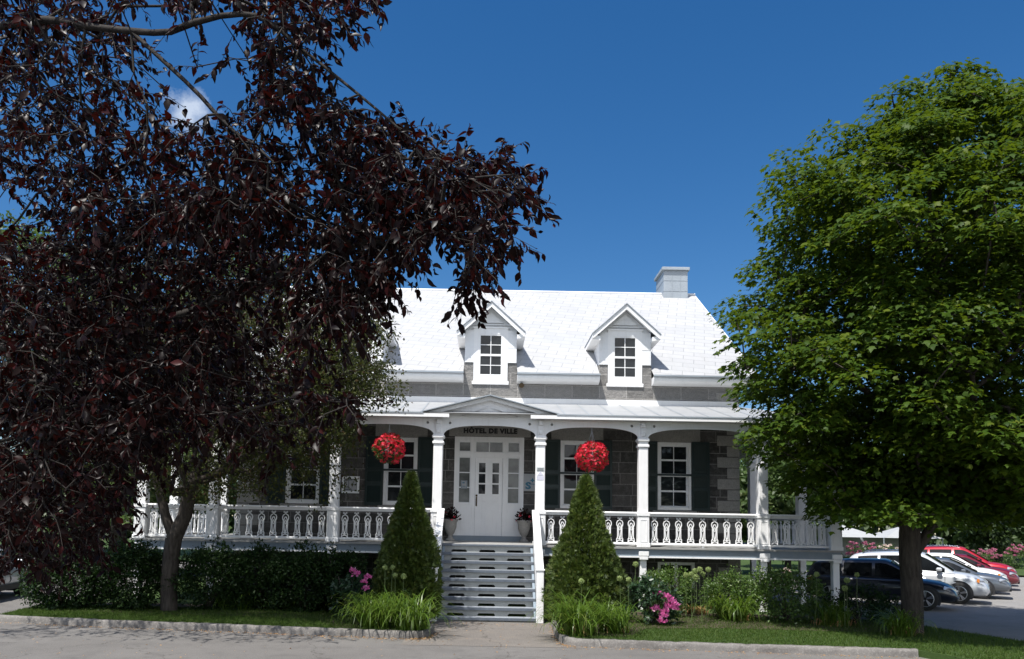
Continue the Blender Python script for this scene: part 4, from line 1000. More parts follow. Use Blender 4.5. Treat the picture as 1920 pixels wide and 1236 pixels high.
# ---- white event tent far behind the car park
tt = empty('event_tent', (31.0, 64.0, .1), 'white peaked tent far beyond the car park, glimpsed under the maple', 'tent')
mb = MB()
for x in (28.6, 33.4): mb.add([(x - 2.3, 62, 1.75), (x + 2.3, 62, 1.75), (x + 2.3, 66, 1.75), (x - 2.3, 66, 1.75), (x, 64, 2.7)], [(0, 1, 4), (1, 2, 4), (2, 3, 4), (3, 0, 4)])
mb.build('canopy', M['soffit'], tt)
mb = MB(); mb.box(26.3, 35.7, 65.9, 65.95, .1, 1.74); mb.build('side_wall', M['soffit'], tt)
for x in (26.4, 31.0, 35.6):
    for y in (62.1, 65.8):
        mb = MB(); mb.tube([(x, y, .1), (x, y, 1.76)], .04, 6); mb.build('pole', M['galv'], tt)

# ================================================================== TREES
def in_poly(px, py, poly):
    px, py = np.asarray(px), np.asarray(py); ins = np.zeros(px.shape, bool); n = len(poly); j = n - 1
    for i in range(n):
        xi, yi = poly[i]; xj, yj = poly[j]
        c = ((yi > py) != (yj > py)) & (px < (xj - xi) * (py - yi) / (yj - yi + 1e-12) + xi); ins ^= c; j = i
    return ins
def at_np(px, py, Y):
    d = np.stack([(px - 960 + SHX * 1920) / F_PX, (618 - py + SHY * 1920) / F_PX, -np.ones_like(px)], 1) @ np.array(CAM_R).T
    return np.array(CAM) + d * (Y / d[:, 1])[:, None]
class Grow:
    """branches that reach every twig point from a few given limbs"""
    def __init__(s): s.p = np.zeros((0, 3)); s.cost = np.zeros(0); s.par = []; s.paths = []; s.load = []
    def limb(s, pts, start=None, step=.25):
        C = catmull(pts, 6); idx = []
        prev = start
        for q in C:
            if prev is not None and np.linalg.norm(s.p[prev] - q) < step * .6: continue
            s.p = np.vstack([s.p, q]); L_ = 0 if prev is None else s.cost[prev] + np.linalg.norm(s.p[prev] - q) * .5
            s.cost = np.append(s.cost, L_); s.par.append(prev); s.load.append(0); prev = len(s.par) - 1; idx.append(prev)
        s.paths.append(([start] if start is not None else []) + idx); return idx
    def reach(s, A, step=.25, w=.35, bow=.12):
        d0 = np.array([np.min(np.linalg.norm(s.p - a, axis=1)) for a in A]); tips = []
        for a in A[np.argsort(d0)]:
            dist = np.linalg.norm(s.p - a, axis=1); i = int(np.argmin(dist + w * s.cost)); p = s.p[i]; d = dist[i]
            n = max(1, int(d / step)); ids = [i]; ctrl = (p + a) / 2 + np.array([0, 0, bow * d]) + rng.normal(size=3) * .08 * d
            for k in range(1, n + 1):
                t = k / n; q = (1 - t) ** 2 * p + 2 * t * (1 - t) * ctrl + t * t * a
                s.p = np.vstack([s.p, q]); s.cost = np.append(s.cost, s.cost[ids[-1]] + d / n * .5); s.par.append(ids[-1]); s.load.append(0); ids.append(len(s.par) - 1)
            s.paths.append(ids); tips.append(ids[-1]); j = ids[-1]
            while j is not None: s.load[j] += 1; j = s.par[j]
        return tips
    def tubes(s, r0, expo, rmax, name, mat, parent, stem=None):
        mb = MB(); off = root_of(parent).location
        for pi, ids in enumerate(s.paths):
            if len(ids) < 2: continue
            rad = [min(rmax, r0 * max(1, s.load[i]) ** expo) for i in ids]; rad[0] = min(rad[0], rad[1] * 1.15)
            if stem and pi == 0: rad = list(np.linspace(stem, stem * .7, len(ids)))
            k = 9 if rad[0] > .06 else (6 if rad[0] > .02 else 4)
            mb.tube([s.p[i] for i in ids], rad, k, False)
        return mb.build(name, M[mat], parent, True)
    def tipdirs(s, tips): return unit(np.array([s.p[i] - s.p[s.par[i]] for i in tips]))

# ---------------------------------------------------------------- purple leaved tree close to the camera
PUR = [(-60, -60), (720, -60), (715, 20), (670, 45), (628, 70), (600, 120), (600, 165), (625, 205), (690, 225), (735, 245), (790, 275), (845, 292), (895, 318), (965, 340), (1018, 385), (985, 398), (945, 405), (930, 430), (965, 452), (950, 495), (952, 520), (918, 512), (896, 560), (880, 585), (872, 545), (876, 495),
       (830, 465), (790, 475), (770, 530), (745, 510), (725, 540), (715, 620), (690, 640), (620, 640), (585, 710), (670, 765), (690, 775), (620, 810), (560, 830), (540, 900), (470, 850), (400, 830), (345, 870), (265, 890), (235, 990), (170, 1070), (60, 1085), (-60, 1095)]
GAP = [[(255, 60), (330, 70), (420, 40), (462, 105), (440, 153), (470, 213), (430, 242), (374, 218), (333, 248), (313, 203), (283, 160), (262, 90)], [(248, -10), (300, -10), (300, 45), (262, 40)],
       [(525, 235), (560, 270), (600, 305), (612, 350), (575, 400), (548, 340), (515, 285)], [(-60, 380), (60, 400), (120, 470), (-60, 470)], [(640, 150), (660, 120), (720, 180), (690, 195)]]
PT = empty('purple_leaf_tree', (-6.6, 7.8, 0), 'big purple leaved tree overhanging the street, its dark branches filling the upper left', 'tree')
G = Grow()
tr = G.limb([(-6.6, 7.8, -.1), (-6.55, 7.75, 1.0), (-6.4, 7.6, 2.0), (-6.3, 7.4, 2.8)])
def pl(*pp): return [tuple(at(x, y, Y)) for x, y, Y in pp]
lA = G.limb(pl((-240, 260, 6.6), (-90, 90, 6.0), (64, 39, 5.6), (180, 52, 5.4), (302, 62, 5.2), (338, 50, 5.15), (427, 28, 5.1), (495, 34, 5.0), (548, 78, 5.0), (620, 135, 4.95), (700, 200, 4.9), (790, 275, 4.8), (890, 340, 4.7), (960, 380, 4.65)), tr[-1])
G.limb(pl((345, 150, 5.1), (385, 190, 5.1), (430, 240, 5.1), (500, 290, 5.0), (590, 400, 4.9)), lA[len(lA) // 2 - 2])
lC = G.limb(pl((-200, 600, 7.2), (0, 650, 6.9), (110, 630, 6.6), (250, 610, 6.3), (340, 590, 6.1), (420, 560, 5.9), (500, 530, 5.7), (590, 490, 5.5), (700, 450, 5.2), (820, 430, 5.0)), tr[-1])
G.limb(pl((250, 640, 6.4), (330, 670, 6.6), (420, 700, 6.9), (520, 745, 7.1), (640, 765, 7.3)), lC[len(lC) // 2 - 3])
G.limb(pl((-120, 720, 8.0), (80, 695, 8.4), (220, 676, 8.6), (400, 655, 9.0)), tr[-1])
G.limb(pl((-160, 800, 6.6), (0, 790, 6.2), (60, 830, 6.0), (85, 900, 5.9)), tr[-2])
G.limb([(-7.4, 8.3, 3.7), (-10.4, 10.2, 4.5), (-11.6, 12.4, 5.0), (-9.8, 14.2, 5.2), (-7.4, 15.2, 5.3)], tr[-1])
GAP = [[(np.mean([q[0] for q in g]) + (x - np.mean([q[0] for q in g])) * 1.22, np.mean([q[1] for q in g]) + (y - np.mean([q[1] for q in g])) * 1.22) for x, y in g] for g in GAP]
n = 20000; px = rng.uniform(-60, 1000, n); py = rng.uniform(-60, 1090, n)
ok = in_poly(px, py, PUR)
for g in GAP: ok &= ~(in_poly(px, py, g) & (rng.uniform(size=n) < .93))
ok &= rng.uniform(size=n) < np.where((py < 400) & (px < 420), .44, np.where((py < 310) & (px >= 420), .46, np.where((py < 430) & (px >= 420), .72, np.where(py > 900, .8, np.where((py > 590) & (px > 430), .34, np.where(px < 330, 1.0, .9))))))
px, py = px[ok][:4500], py[ok][:4500]
u = rng.uniform(size=len(px))
Yd = np.where((py > 430) & (px < 560), 5.2 + 4.4 * u ** 1.1, 4.6 + 1.6 * u); Yd = np.where((px < 330) & (py < 430), 4.9 + 3.2 * u, Yd)
A = at_np(px - 6, py - 26, Yd)
A2 = np.stack([rng.uniform(-11, -4.0, 850), rng.uniform(13.0, 15.6, 850), rng.uniform(3.9, 6.4, 850)], 1)      # the crown's far side
tips = G.reach(np.vstack([A, A2]), .22, .3, .10)
trunk = G.tubes(.0034, .34, .16, 'trunk', 'bark2', PT, .19)
TP = G.p[tips]; TD = G.tipdirs(tips)
P_, D_, U_, S_L = [], [], [], []; TW = MB()
for p, d in zip(TP, TD):
    td = unit(d * .8 + rng.normal(size=3) * .62 + np.array([.1, -.05, -.18])); L_ = rng.uniform(.16, .34); k = rng.integers(9, 15)
    end = p + td * L_ + np.array([0, 0, -.25 * L_]); midp = p + td * L_ * .55
    TW.tube([p, midp, end], [.0032, .0026, .0016], 3, False)
    for i in range(k):
        t = (i + .4) / k; q = p * (1 - t) ** 2 + 2 * t * (1 - t) * midp + end * t * t
        side = unit(np.cross(td, rng.normal(size=3))); ld = unit(side * .7 + td * .45 + np.array([0, 0, -.55]) + rng.normal(size=3) * .34)
        P_.append(q); D_.append(ld); U_.append(unit(rng.normal(size=3) * .6 + np.array([-.2, -.5, .6]))); S_L.append(rng.uniform(.032, .092))
T_CURL = ([(0, 0, 0), (.13, .22, .09), (.19, .5, .10), (.12, .76, -.02), (.06, .98, -.34), (-.15, .76, -.06), (-.20, .5, .07), (-.13, .22, .08), (0, .35, -.03), (.02, .68, -.10)], T_OVATE[1])
P_, D_, U_, S_L = (np.array(q) for q in (P_, D_, U_, S_L)); hf = rng.uniform(size=len(P_)) < .5
Va, Fa = place(*T_OVATE, P_[hf] - np.array(PT.location), D_[hf], U_[hf], S_L[hf]); Vb, Fb = place(*T_CURL, P_[~hf] - np.array(PT.location), D_[~hf], U_[~hf], S_L[~hf])
link('foliage', mesh_np('foliage', np.vstack([Va, Vb]), np.vstack([Fa, Fb + len(Va)]), M['purple'], True), PT)
TW.build('twigs', M['bark2'], PT)

# ---------------------------------------------------------------- bronze leaved crab apple on the front lawn
b0 = at_z(318, 1146, .115)
CT = empty('crab_apple_tree', (b0.x, b0.y, .115), 'crab apple tree with small bronze green leaves, forked trunk in front of the left veranda', 'tree')
G = Grow(); bx, by = b0.x, b0.y
tr = G.limb([(bx, by, 0), (bx - .04, by, .7), (bx - .02, by - .02, 1.3), (bx + .03, by - .05, 1.75)], None, .15)
f1 = G.limb([(bx - .18, by - .1, 2.3), (bx - .45, by - .1, 3.2), (bx - .9, by - .2, 4.3), (bx - 1.1, by - .3, 5.4)], tr[-1])
f2 = G.limb([(bx + .30, by - .15, 2.3), (bx + .50, by - .3, 3.1), (bx + 1.0, by - .5, 4.1), (bx + 1.9, by - .6, 5.0)], tr[-1])
G.limb([(bx + .9, by - .2, 3.2), (bx + 2.0, by - .4, 3.8), (bx + 3.4, by - .5, 4.3)], f2[4])
N = 1250; d = rdir(N); rr = rng.uniform(.45, 1, N) ** .6; A = np.array([bx + .9, by - .6, 5.0]) + d * rr[:, None] * [4.4, 2.4, 2.7]
keep = (A[:, 2] > 2.7 + .35 * np.abs(A[:, 0] - bx - .5) * (rng.uniform(size=N) < .5)) & (A[:, 1] < 19.6); A = A[keep]
A = np.vstack([A, at_np(*(lambda m: (rng.uniform(420, 715, m), rng.uniform(560, 830, m), rng.uniform(15.0, 17.6, m)))(420))])
px_ = 960 - SHX * 1920 + F_PX * A[:, 0] / A[:, 1]; pz_ = 1000 - F_PX * (A[:, 2] - 2.2) / A[:, 1]; A = A[~((px_ > 650) & (pz_ > 770))]
tips = G.reach(A, .3, .3, .12); G.tubes(.0065, .46, .19, 'trunk', 'bark', CT)
TP, TD = G.p[tips], G.tipdirs(tips); k = 52; n = len(TP)
P_ = np.repeat(TP, k, 0) + np.repeat(TD, k, 0) * rng.uniform(-.25, .35, (n * k, 1)) + rng.normal(size=(n * k, 3)) * [.17, .17, .12]
D_ = unit(np.repeat(TD, k, 0) * .5 + rng.normal(size=(n * k, 3)) * .7 + [0, 0, -.4])
leaves('foliage', T_SMALL, P_, D_, unit(rng.normal(size=(n * k, 3)) * .6 + [-.2, -.4, .7]), rng.uniform(.05, .10, n * k), 'bronze', CT)

# ---------------------------------------------------------------- the maple on the right
MX, MY = 8.93, 16.8
MT = empty('maple_tree', (MX, MY, .1), 'large dense green maple with a single dark trunk beside the car park', 'tree')
PR = np.array([(2.0, 2.7), (2.6, 3.2), (3.0, 3.7), (3.8, 4.4), (4.1, 5.0), (4.45, 5.8), (4.5, 6.8), (4.45, 8.0), (4.4, 9.2), (4.25, 10.1), (3.85, 10.9), (2.9, 11.7), (1.8, 12.3), (.6, 12.8)]) * .913 + np.array([0, 2.2 * .087])
axis = lambda z: (MX + .68 + .06 * (z - 4), MY + .1)
G = Grow()
tr = G.limb([(MX, MY, 0), (MX + .02, MY, 1.0), (MX, MY, 2.0), (MX + .1, MY, 3.2), (MX + .3, MY, 4.8), (MX + .6, MY + .1, 7.0), (MX + .9, MY + .1, 9.3), (MX + 1.05, MY + .1, 11)], None, .2)
for i in range(14):
    a = i * 2.4; j = 9 + i * 3
    if j >= len(tr): break
    p = G.p[tr[j]]; r = np.interp(p[2] + 1.5, PR[:, 1], PR[:, 0]) * .6; G.limb([p + np.array([math.cos(a) * r * .35, math.sin(a) * r * .35, .7]), p + np.array([math.cos(a) * r * .7, math.sin(a) * r * .7, 1.4]), p + np.array([math.cos(a) * r, math.sin(a) * r, 1.9])], tr[j])
CL = []
while len(CL) < 1250:
    z = rng.uniform(2.75, 11.9) if len(CL) < 1050 else rng.uniform(2.6, 4.6); Rz = np.interp(z, PR[:, 1], PR[:, 0])
    if rng.uniform() > Rz / 4.4 and len(CL) < 1050: continue
    a = rng.uniform(0, 2 * math.pi); f = (rng.uniform(.62, 1.0) if len(CL) < 640 else rng.uniform(.15, .65)) * (1.12 if math.cos(a) > 0 else 1.0) * (1 + .07 * math.sin(3 * a + z * 1.7) + .05 * math.sin(7 * a - z * 2.3)); ax = axis(z)
    c = np.array([ax[0] + math.cos(a) * Rz * f, ax[1] + math.sin(a) * Rz * f, max(z - .35 * (f > .8), 2.62)])
    if c[2] < 5.3 and c[1] > 19.9 and c[0] < 9.3: continue
    CL.append(c)
CL += [np.array(at(x, y, Y - 1.6)) for x, y, Y in ((1432, 812, 17.6), (1462, 800, 17.6), (1450, 835, 17.8), (1490, 830, 17.6), (1505, 870, 17.7), (1530, 860, 17.5), (1500, 775, 17.3), (1540, 800, 17.0), (1380, 600, 17.8), (1392, 640, 17.6), (1398, 690, 17.7), (1420, 720, 17.6), (1478, 300, 18.2), (1556, 255, 18.2), (1480, 335, 18.0), (1672, 178, 18), (1700, 175, 18), (1770, 140, 18.3), (1800, 135, 18.4), (1830, 145, 18.4), (1905, 200, 18.4), (1880, 215, 18), (1585, 965, 17.4), (1640, 972, 17.2), (1612, 955, 17.6), (1770, 975, 17.0), (1830, 978, 17.2), (1890, 972, 17.4), (1740, 965, 16.4), (1670, 960, 16.5), (1860, 960, 18), (1560, 930, 17.5), (1800, 968, 18.6), (1925, 965, 18))]
CL = np.array(CL); tips = G.reach(CL, .35, .3, .10); G.tubes(.0105, .43, .215, 'trunk', 'bark', MT)
P_, D_, U_, S_ = [], [], [], []
for ci, c in enumerate(CL):
    ax = axis(c[2]); out = unit(np.array([c[0] - ax[0], c[1] - ax[1], .0])); big = ci < 640 or ci >= 1250; R_ = rng.uniform(.45, .85) if ci < 640 else rng.uniform(.4, .6); k = int((195 if big else 120) * R_ ** 1.4 * rng.uniform(1.0, 1.35)) + 20
    th = rng.uniform(0, 2 * math.pi, k); rr = R_ * np.sqrt(rng.uniform(size=k)); dx, dy = np.cos(th) * rr, np.sin(th) * rr
    dome = .62 * (R_ - rr) - .28 * (dx * out[0] + dy * out[1])                        # umbrella shaped spray drooping outwards
    lay = (rng.uniform(size=k) < .3) * -.16
    p = c + np.stack([dx, dy, dome * .7 + lay + rng.normal(size=k) * .05], 1)
    rad = unit(np.stack([dx, dy, np.zeros(k)], 1) + out * .35 * R_)
    P_.append(p); D_.append(unit(rad + rng.normal(size=(k, 3)) * .35 + [0, 0, -.45])); U_.append(unit(rad * .7 + [-.1, -.15, .9] + rng.normal(size=(k, 3)) * .35)); S_.append(rng.uniform(.07, .155, k))
leaves('foliage', T_MAPLE, np.vstack(P_), np.vstack(D_), np.vstack(U_), np.concatenate(S_), 'maple', MT)

# ---------------------------------------------------------------- trees beyond the hall
def bg_tree(x, y, h, r, label, mat='bgleaf', trunk_h=None, k=75, size=.32, name='garden_tree', group='trees beyond the hall'):
    t = empty(name, (x, y, .1), label, 'tree', group); th = trunk_h or h * .3
    mb = MB(); mb.tube([(x, y, 0), (x + .1, y, th), (x, y, h * .75)], [h * .028, h * .02, .04], 8)
    for a in np.arange(0, 6.2, 1.3): mb.tube([(x, y, th), (x + math.cos(a) * r * .45, y + math.sin(a) * r * .45, th + h * .22)], [h * .012, .03], 5)
    mb.build('trunk', M['bark'], t, True)
    nc = int(90 + 14 * r); d = rdir(nc); f = rng.uniform(.5, 1, nc) ** .5; z0 = th * .75; cz = (h + z0) / 2
    C = np.array([x, y, cz]) + d * f[:, None] * [r, r, (h - z0) / 2] * (1 + .18 * np.sin(d[:, :1] * 5 + d[:, 2:] * 7 + x))
    n = nc * k; cr = r * .24; P = np.repeat(C, k, 0) + rdir(n) * rng.uniform(.3, 1, (n, 1)) * [cr, cr, cr * .7]
    D = unit(rng.normal(size=(n, 3)) + [0, 0, -.3]); leaves('foliage', T_SMALL, P, D, unit(rng.normal(size=(n, 3)) * .7 + [0, 0, .8]), rng.uniform(.7, 1.3, n) * size, mat, t)
    return t
for a in [(-27.5, 47, 20.5, 5.5, 'tall pale green tree at the far left behind the purple branches'), (-20.5, 44, 17.5, 5.0, 'broad green tree behind the left end of the hall, second from the far left'), (-15.4, 50, 21.0, 4.5, 'tall slim green tree showing above the left end of the white roof'),
          (-12.5, 31, 6.5, 2.6, 'low bright green tree beside the left wall of the veranda')]: bg_tree(*a)
for a in [(13.2, 37.5, 5.5, 2.2, 'small olive green tree seen between the right hand porch columns', 'bgleaf'), (16.6, 44, 7.0, 3.0, 'olive green tree behind the right side porch rail', 'bgleaf'), (21.5, 56, 10.5, 4.2, 'round green tree far behind the porch corner', 'bgleaf2'),
          (38.5, 60, 12, 5.5, 'dark green tree far behind the red car', 'bgleaf2'), (46, 66, 13, 6.0, 'dark round tree far beyond the car park lawn', 'bgleaf2'), (33.0, 52, 6.0, 2.0, 'slim dark tree at the far right edge beyond the lawn', 'bgleaf2')]: bg_tree(*a)
# the wood along the horizon reads as one mass
n = 42000; X = rng.uniform(-130, 130, n); Yy = 82 + rng.uniform(0, 8, n); top = 7 + 2.4 * np.sin(X * .21) + 1.8 * np.sin(X * .53 + 1) + 1.0 * np.sin(X * 1.3)
P = np.stack([X, Yy, rng.uniform(0, 1, n) ** .8 * top], 1)
tag(leaves('far_wood', T_SMALL, P, unit(rng.normal(size=(n, 3))), unit(rng.normal(size=(n, 3)) * .7 + [0, -.5, .7]), rng.uniform(.7, 1.5, n), 'bgleaf2'), 'dark belt of trees along the horizon behind the gardens', 'wood', None, 'stuff')

# ================================================================== PLANTS
def cedar(px, ytop, ybase, half_px, Y, label):
    zt = at(px, ytop, Y).z; c = at(px, ybase, Y); x, y = c.x, Y; r0 = half_px / F_PX * Y
    t = empty('conical_cedar', (x, y, .115), label, 'conifer', 'clipped cedars beside the steps')
    mb = MB(); mb.tube([(x, y, 0), (x, y, zt * .6)], [.06, .01], 7); mb.build('trunk', M['bark'], t)
    n = 27000; f = rng.uniform(0, 1, n) ** .62; z = zt - f * (zt - .1); a = rng.uniform(0, 2 * math.pi, n)
    prof = r0 * np.clip((f * 1.22), 0, 1) ** .85 * np.where(f > .86, 1 - (f - .86) * 1.1, 1)
    lump = 1 + .10 * np.sin(a * 5 + z * 6 + x) * np.sin(z * 9 + a * 2) + .10 * np.sin(a * 9 - z * 11) * np.sin(a * 4 + z * 17) + .09 * np.sin(a * 2 + z * 3 + x * 2) + np.where(rng.uniform(size=n) < .02, rng.uniform(0, .22, n), 0)
    depth = rng.uniform(0, 1, n) ** 2.0; rr = (prof * lump + .02) * (1 - .45 * depth)
    P = np.stack([x + np.cos(a) * rr, y + np.sin(a) * rr, z], 1); out = np.stack([np.cos(a), np.sin(a), np.zeros(n)], 1)
    D = unit(out * .55 + [0, 0, .75] + rng.normal(size=(n, 3)) * .45); U = unit(np.cross(out, [0, 0, 1.]) * rng.choice([-1, 1], (n, 1)) + out * rng.uniform(-.2, 1.0, (n, 1)) + rng.normal(size=(n, 3)) * .3)
    leaves('foliage', T_SPRAY, P, D, U, rng.uniform(.05, .135, n), 'cedar', t)
cedar(764, 886, 1150, 61, 18.3, 'conical green cedar standing left of the front steps, partly shaded')
cedar(1097, 892, 1152, 68, 18.0, 'sunlit conical cedar standing right of the front steps')

def blades(name, cx, cy, z, n, Lr, spread, width, mat, parent, droop=1.0, seg=5):
    V, Fc = [], []; off = root_of(parent).location if parent is not None else Vector((0, 0, 0))
    a = rng.uniform(0, 2 * math.pi, n); el = np.radians(rng.uniform(48, 88, n)); Ls = rng.uniform(Lr[0], Lr[1], n); br = spread * np.sqrt(rng.uniform(size=n)); ba = rng.uniform(0, 6.283, n)
    for i in range(n):
        p = np.array([cx + math.cos(ba[i]) * br[i], cy + math.sin(ba[i]) * br[i], z]); aa = a[i] * .5 + ba[i] * .5 if rng.uniform() < .6 else a[i]
        h = np.array([math.cos(aa), math.sin(aa), 0]); sd = np.array([-h[1], h[0], 0]) ; e = el[i]; n0 = len(V); st = Ls[i] / seg; w = width * rng.uniform(.7, 1.2)
        for k in range(seg + 1):
            ww = w * (1 - (k / seg) ** 2.2) * .5 + .0008; V += [tuple(p - sd * ww - np.array(off)), tuple(p + sd * ww - np.array(off))]
            p = p + (h * math.cos(e) + np.array([0, 0, math.sin(e)])) * st; e -= droop * rng.uniform(.22, .58) * (k + 1) * .48
            if p[2] < z * .4 + .01: p[2] = z * .4 + .01
        Fc += [(n0 + 2 * k, n0 + 2 * k + 1, n0 + 2 * k + 3, n0 + 2 * k + 2) for k in range(seg)]
    return link(name, mesh_np(name, V, Fc, M[mat], False), parent)
def lily(px, py, label, n=190, Lr=(.55, .95), spread=.30, mat='lily', dry=0):
    b = at_z(px, py, .12); t = empty('daylily_clump', (b.x, b.y, .12), label, 'plant', 'daylily clumps edging the beds')
    blades('leaf_blades', b.x, b.y, .12, n, Lr, spread, .026, mat, t)
    if dry: blades('dry_leaf_blades', b.x, b.y, .12, dry, (.2, .45), spread * 1.1, .02, 'dead', t, 1.4)
lily(1082, 1190, 'bright arching daylily clump at the kerb corner right of the path', 260, (.8, 1.3), .34, dry=16)
lily(1152, 1186, 'smaller daylily clump between the corner clump and the pink peony', 200, (.7, 1.15), .28, dry=10)
lily(705, 1176, 'daylily clump at the left kerb, left one of the sunlit pair beside the steps', 260, (.8, 1.25), .34)
lily(772, 1180, 'bright daylily clump at the kerb end just left of the path', 260, (.8, 1.25), .32)
lily(1378, 1163, 'green daylily clump right of the withered patch', 210, (.75, 1.15), .34, dry=30)
lily(1560, 1172, 'daylily clump with dry base leaves in front of the dark car', 210, (.65, 1.05), .38, dry=40)
lily(1690, 1192, 'low daylily clump at the foot of the maple trunk', 150, (.6, .95), .22, dry=26)
lily(440, 1142, 'shaded daylily clump in front of the left veranda', 170, (.6, .9), .4, 'lily')
lily(605, 1142, 'shaded daylily clump with a pale arching spray and dry leaves at its foot', 150, (.5, .85), .3, dry=24)
lily(545, 1140, 'dark daylily clump left of the one with dry leaves', 120, (.5, .8), .3)
lily(1300, 1150, 'withered straw coloured daylily clump beside the pink peony', 40, (.2, .45), .3, dry=150)

def bush(px, py, w_px, h_px, label, mat='rose', name='rose_bush', n=2300, size=.062, cat='shrub', group='shrubs along the veranda', flowers=None, depth=.8, Y=None, tmpl=T_SMALL, z=.12):
    b = at_z(px, py, z) if Y is None else Vector((at(px, py, Y).x, Y, z)); S = F_PX / b.y; rx = w_px / 2 / S; hz = h_px / S; ry = rx * depth
    t = empty(name, (b.x, b.y, z), label, cat, group)
    mb = MB()
    for i in range(9):
        a = rng.uniform(0, 6.28); q = rng.uniform(.3, .75); mb.tube([(b.x, b.y, z), (b.x + math.cos(a) * rx * q * .5, b.y + math.sin(a) * ry * q * .5, z + hz * .5), (b.x + math.cos(a) * rx * q, b.y + math.sin(a) * ry * q, z + hz * rng.uniform(.75, .95))], [.014, .009, .004], 4, False)
    mb.build('stems', M['bark'], t)
    nc = max(24, int(n / 48)); d = rdir(nc); d[:, 2] = np.where((d[:, 2] < 0) & (rng.uniform(size=nc) < .25), -d[:, 2], d[:, 2]); f = rng.uniform(.4, 1, nc) ** .5 * (1 + rng.normal(size=nc) * .10)
    C = np.array([b.x, b.y, z + hz * .45]) + d * f[:, None] * [rx * .88, ry * .88, hz * .5]
    k = n // nc; m = nc * k; cr = .22 * min(rx, hz)
    P = np.repeat(C, k, 0) + rdir(m) * rng.uniform(.2, 1.15, (m, 1)) * cr; P[:, 2] = np.maximum(P[:, 2], z + .03); dd = np.repeat(d, k, 0)
    leaves('foliage', tmpl, P, unit(dd * .6 + rng.normal(size=(m, 3)) * .7), unit(dd * .5 + [0, 0, .8] + rng.normal(size=(m, 3)) * .45), rng.uniform(.7, 1.35, m) * size, mat, t)
    if flowers:
        fm, pts_, fs = flowers
        for q in pts_:
            Pp = np.array(at(q[0], q[1], b.y - ry * .75)) if len(q) == 2 else np.array(q); k2 = 46; e = rdir(k2); e[:, 2] = np.abs(e[:, 2]) * 1.0 - .25; rr = rng.uniform(.25, 1, (k2, 1)) * fs
            leaves('blossom', T_SMALL, Pp + e * rr * .8, unit(e * .5 + [0, 0, .75] + rng.normal(size=(k2, 3)) * .4), unit(e + rng.normal(size=(k2, 3)) * .3), fs * rng.uniform(.6, 1.0, k2) * 1.1, fm, t)
    return t
bush(1222, 1170, 104, 88, 'dark leaved peony bush with bright pink blooms', 'peony', 'peony_bush', 1500, .10, flowers=('pink', [(1232, 1116), (1249, 1121), (1258, 1129), (1264, 1136), (1252, 1140), (1247, 1148), (1266, 1143), (1230, 1143), (1241, 1166), (1244, 1156)], .098))
bush(1252, 1154, 134, 90, 'fresh green rose bush behind the pink peony under the porch window', 'rose', n=5200, size=.058)
bush(1378, 1158, 136, 90, 'green rose bush below the white porch posts', 'rose', n=5200, size=.058)
bush(1474, 1166, 156, 100, 'broad dark rose bush in front of the parked navy car', 'rose', n=6000, size=.062)
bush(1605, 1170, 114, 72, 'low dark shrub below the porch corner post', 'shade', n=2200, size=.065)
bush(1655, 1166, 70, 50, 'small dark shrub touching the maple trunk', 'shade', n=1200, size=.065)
bush(655, 1158, 90, 85, 'shaded peony bush with magenta blooms left of the cedar', 'peony', 'peony_bush', 1300, .09, flowers=('pink', [(668, 1078), (682, 1093), (690, 1085), (686, 1105), (662, 1072)], .085))
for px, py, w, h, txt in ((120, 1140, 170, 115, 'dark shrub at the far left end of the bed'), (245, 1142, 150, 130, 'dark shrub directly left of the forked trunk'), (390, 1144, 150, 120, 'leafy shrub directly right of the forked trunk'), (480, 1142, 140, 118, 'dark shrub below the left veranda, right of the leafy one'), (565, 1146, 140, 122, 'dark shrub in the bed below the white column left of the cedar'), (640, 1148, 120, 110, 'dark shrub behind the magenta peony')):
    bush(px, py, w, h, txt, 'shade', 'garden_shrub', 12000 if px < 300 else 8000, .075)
# alliums with round seed heads
AL = [(1192, 1058, 17.4), (1162, 1085, 17.1), (1179, 1087, 17.2), (1238 + 48, 1078, 17.5), (1296, 1077, 17.6), (1305, 1082, 17.4), (1303, 1071, 17.7), (1312, 1068, 17.5), (1318, 1076, 17.6), (1328, 1068, 17.7), (1090, 1090, 16.6),
      (722, 1064, 16.9), (736, 1064, 17.0), (741, 1079, 16.8), (757, 1081, 16.7), (1531, 1077, 17.6), (1588, 1088, 17.4), (1607, 1078, 17.5), (1584, 1103, 17.2)]
WH = ['tallest one, alone beside the white post', 'left one of the pair at the lit cedar', 'right one of the pair at the lit cedar', 'leftmost of the cluster above the roses', 'second from the left in the cluster', 'lowest one of the cluster', 'upper one inside the cluster', 'third from the right in the cluster', 'hanging below its neighbours in the cluster', 'rightmost of the cluster above the roses', 'in front of the sunlit cedar',
      'upper left one before the shaded cedar', 'upper right one before the shaded cedar', 'lower left one before the shaded cedar', 'lowest right one before the shaded cedar', 'before the rear wheel of the navy car', 'beside the porch corner post', 'highest one before the navy car door', 'lowest one before the navy car door']
for (px, py, Y), w in zip(AL, WH):
    c = at(px, py, Y); r = rng.uniform(.052, .066); t = empty('allium', (c.x, Y, .12), 'pale green allium head on thin stem, ' + w, 'flower', 'alliums gone to seed')
    mb = MB(); mb.tube([(c.x + rng.normal() * .05, Y + .05, .12), (c.x + rng.normal() * .02, Y + .02, c.z * .55), (c.x, Y, c.z)], [.007, .006, .005], 5); mb.build('stem', M['stem'], t)
    k = 190; d = rdir(k); leaves('seed_head', T_PETAL5, np.array(c) + d * r * rng.uniform(.75, 1, (k, 1)), rdir(k), d, .013, 'allium', t)
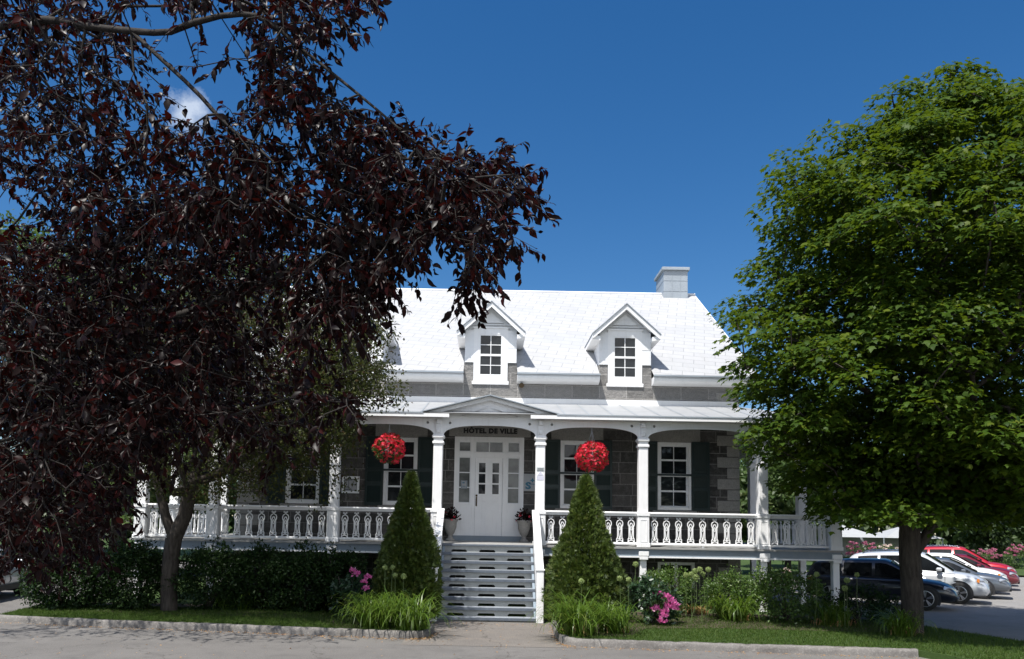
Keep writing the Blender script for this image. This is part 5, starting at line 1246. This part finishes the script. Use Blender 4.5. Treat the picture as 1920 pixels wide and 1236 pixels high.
# rose beds beyond the car park and behind the hall
for px, py, w, h, Y, mat, txt in ((1835, 1058, 80, 34, 50, 'pink', 'mass of pink roses beyond the lawn right of the red car'), (1785, 1052, 50, 30, 51, 'pink', 'smaller pink rose bush just above the red bonnet'), (1905, 1055, 60, 42, 49, 'pink', 'dark bush with few pink roses at the right edge'),
                              (1545, 1030, 70, 46, 46, 'palerose', 'pale rose bush behind the porch corner post'), (1605, 1032, 80, 48, 45, 'pink', 'pinkish rose bush in front of the white tent'), (1662, 1034, 60, 46, 45.5, 'palerose', 'pale rose bush left of the maple trunk'),
                              (1468, 1082, 36, 34, 29, 'palerose', 'white flowered rose bush behind the right deck posts'), (1512, 1082, 40, 30, 28.5, 'palerose', 'pale pink rose bush behind the navy car')):
    S = F_PX / Y; c = at(px, py, Y); k = 30 if mat == 'pink' else 12; mat = 'dusky' if mat == 'pink' else mat
    pts_ = [(c.x + rng.normal() * w / S * .28, Y - rng.uniform(.0, .5) * w / S * .8, .15 + h / S * rng.uniform(.45, 1.0)) for _ in range(k)]
    bush(px, py, w, h, txt, 'rose', n=1500, size=.09, Y=Y, flowers=(mat, pts_, .10 if Y > 35 else .06), group='rose bushes beyond the hall', z=.10)
tag(ngon_sheet('garden_path', [(8.9, 27.5), (12.4, 27.0), (12.9, 27.6), (8.9, 28.2)], .125, M['concrete']))

# ---------------------------------------------------------------- grass blades and fallen leaves
def scatter(poly, n, box):
    x = rng.uniform(box[0], box[1], n); y = rng.uniform(box[2], box[3], n); k = in_poly(x, y, poly); return x[k], y[k]
gx, gy = scatter(LAWN_R, 120000, (1, 14, 13, 19)); hx, hy = scatter(LAWN_L, 120000, (-11, -1, 14.5, 19)); gx = np.append(gx, hx); gy = np.append(gy, hy); n = len(gx)
tag(leaves('grass', ([(-.10, 0, 0), (.10, 0, 0), (.03, .6, .05), (0, 1, .2)], [(0, 1, 2), (0, 2, 3)]), np.stack([gx, gy, np.full(n, .112)], 1), unit(rng.normal(size=(n, 3)) * .45 + [0, 0, 1]), rdir(n), rng.uniform(.03, .065, n), 'grass'), 'short mown grass between the kerb and the flower beds', 'grass', None, 'stuff')
lx, ly, lz = [], [], []
for pts, m in ((K_R, 700), (K_L, 1500)):
    for _ in range(m):
        i = rng.integers(0, len(pts) - 1); t = rng.uniform(); p = Vector(pts[i]).lerp(Vector(pts[i + 1]), t); off = rng.exponential(.09) + .02
        lx.append(p.x + rng.normal() * .05); ly.append(p.y - off); lz.append(.008)
for _ in range(420): lx.append(rng.uniform(-11, 9)); ly.append(rng.uniform(12, 15.3)); lz.append(.006)
for _ in range(160): lx.append(rng.uniform(-1.5, 1.6)); ly.append(rng.choice([rng.uniform(17.6, 18.0), rng.uniform(14.4, 18)])); lz.append(.012)
n = len(lx); tag(leaves('leaf_litter', T_SMALL, np.stack([lx, ly, lz], 1), unit(rng.normal(size=(n, 3)) * [1, 1, .15]), unit(rng.normal(size=(n, 3)) * .25 + [0, 0, 1]), rng.uniform(.012, .05, n), 'dead'), 'dry brown leaves gathered in the gutter along the kerb', 'leaf litter', None, 'stuff')
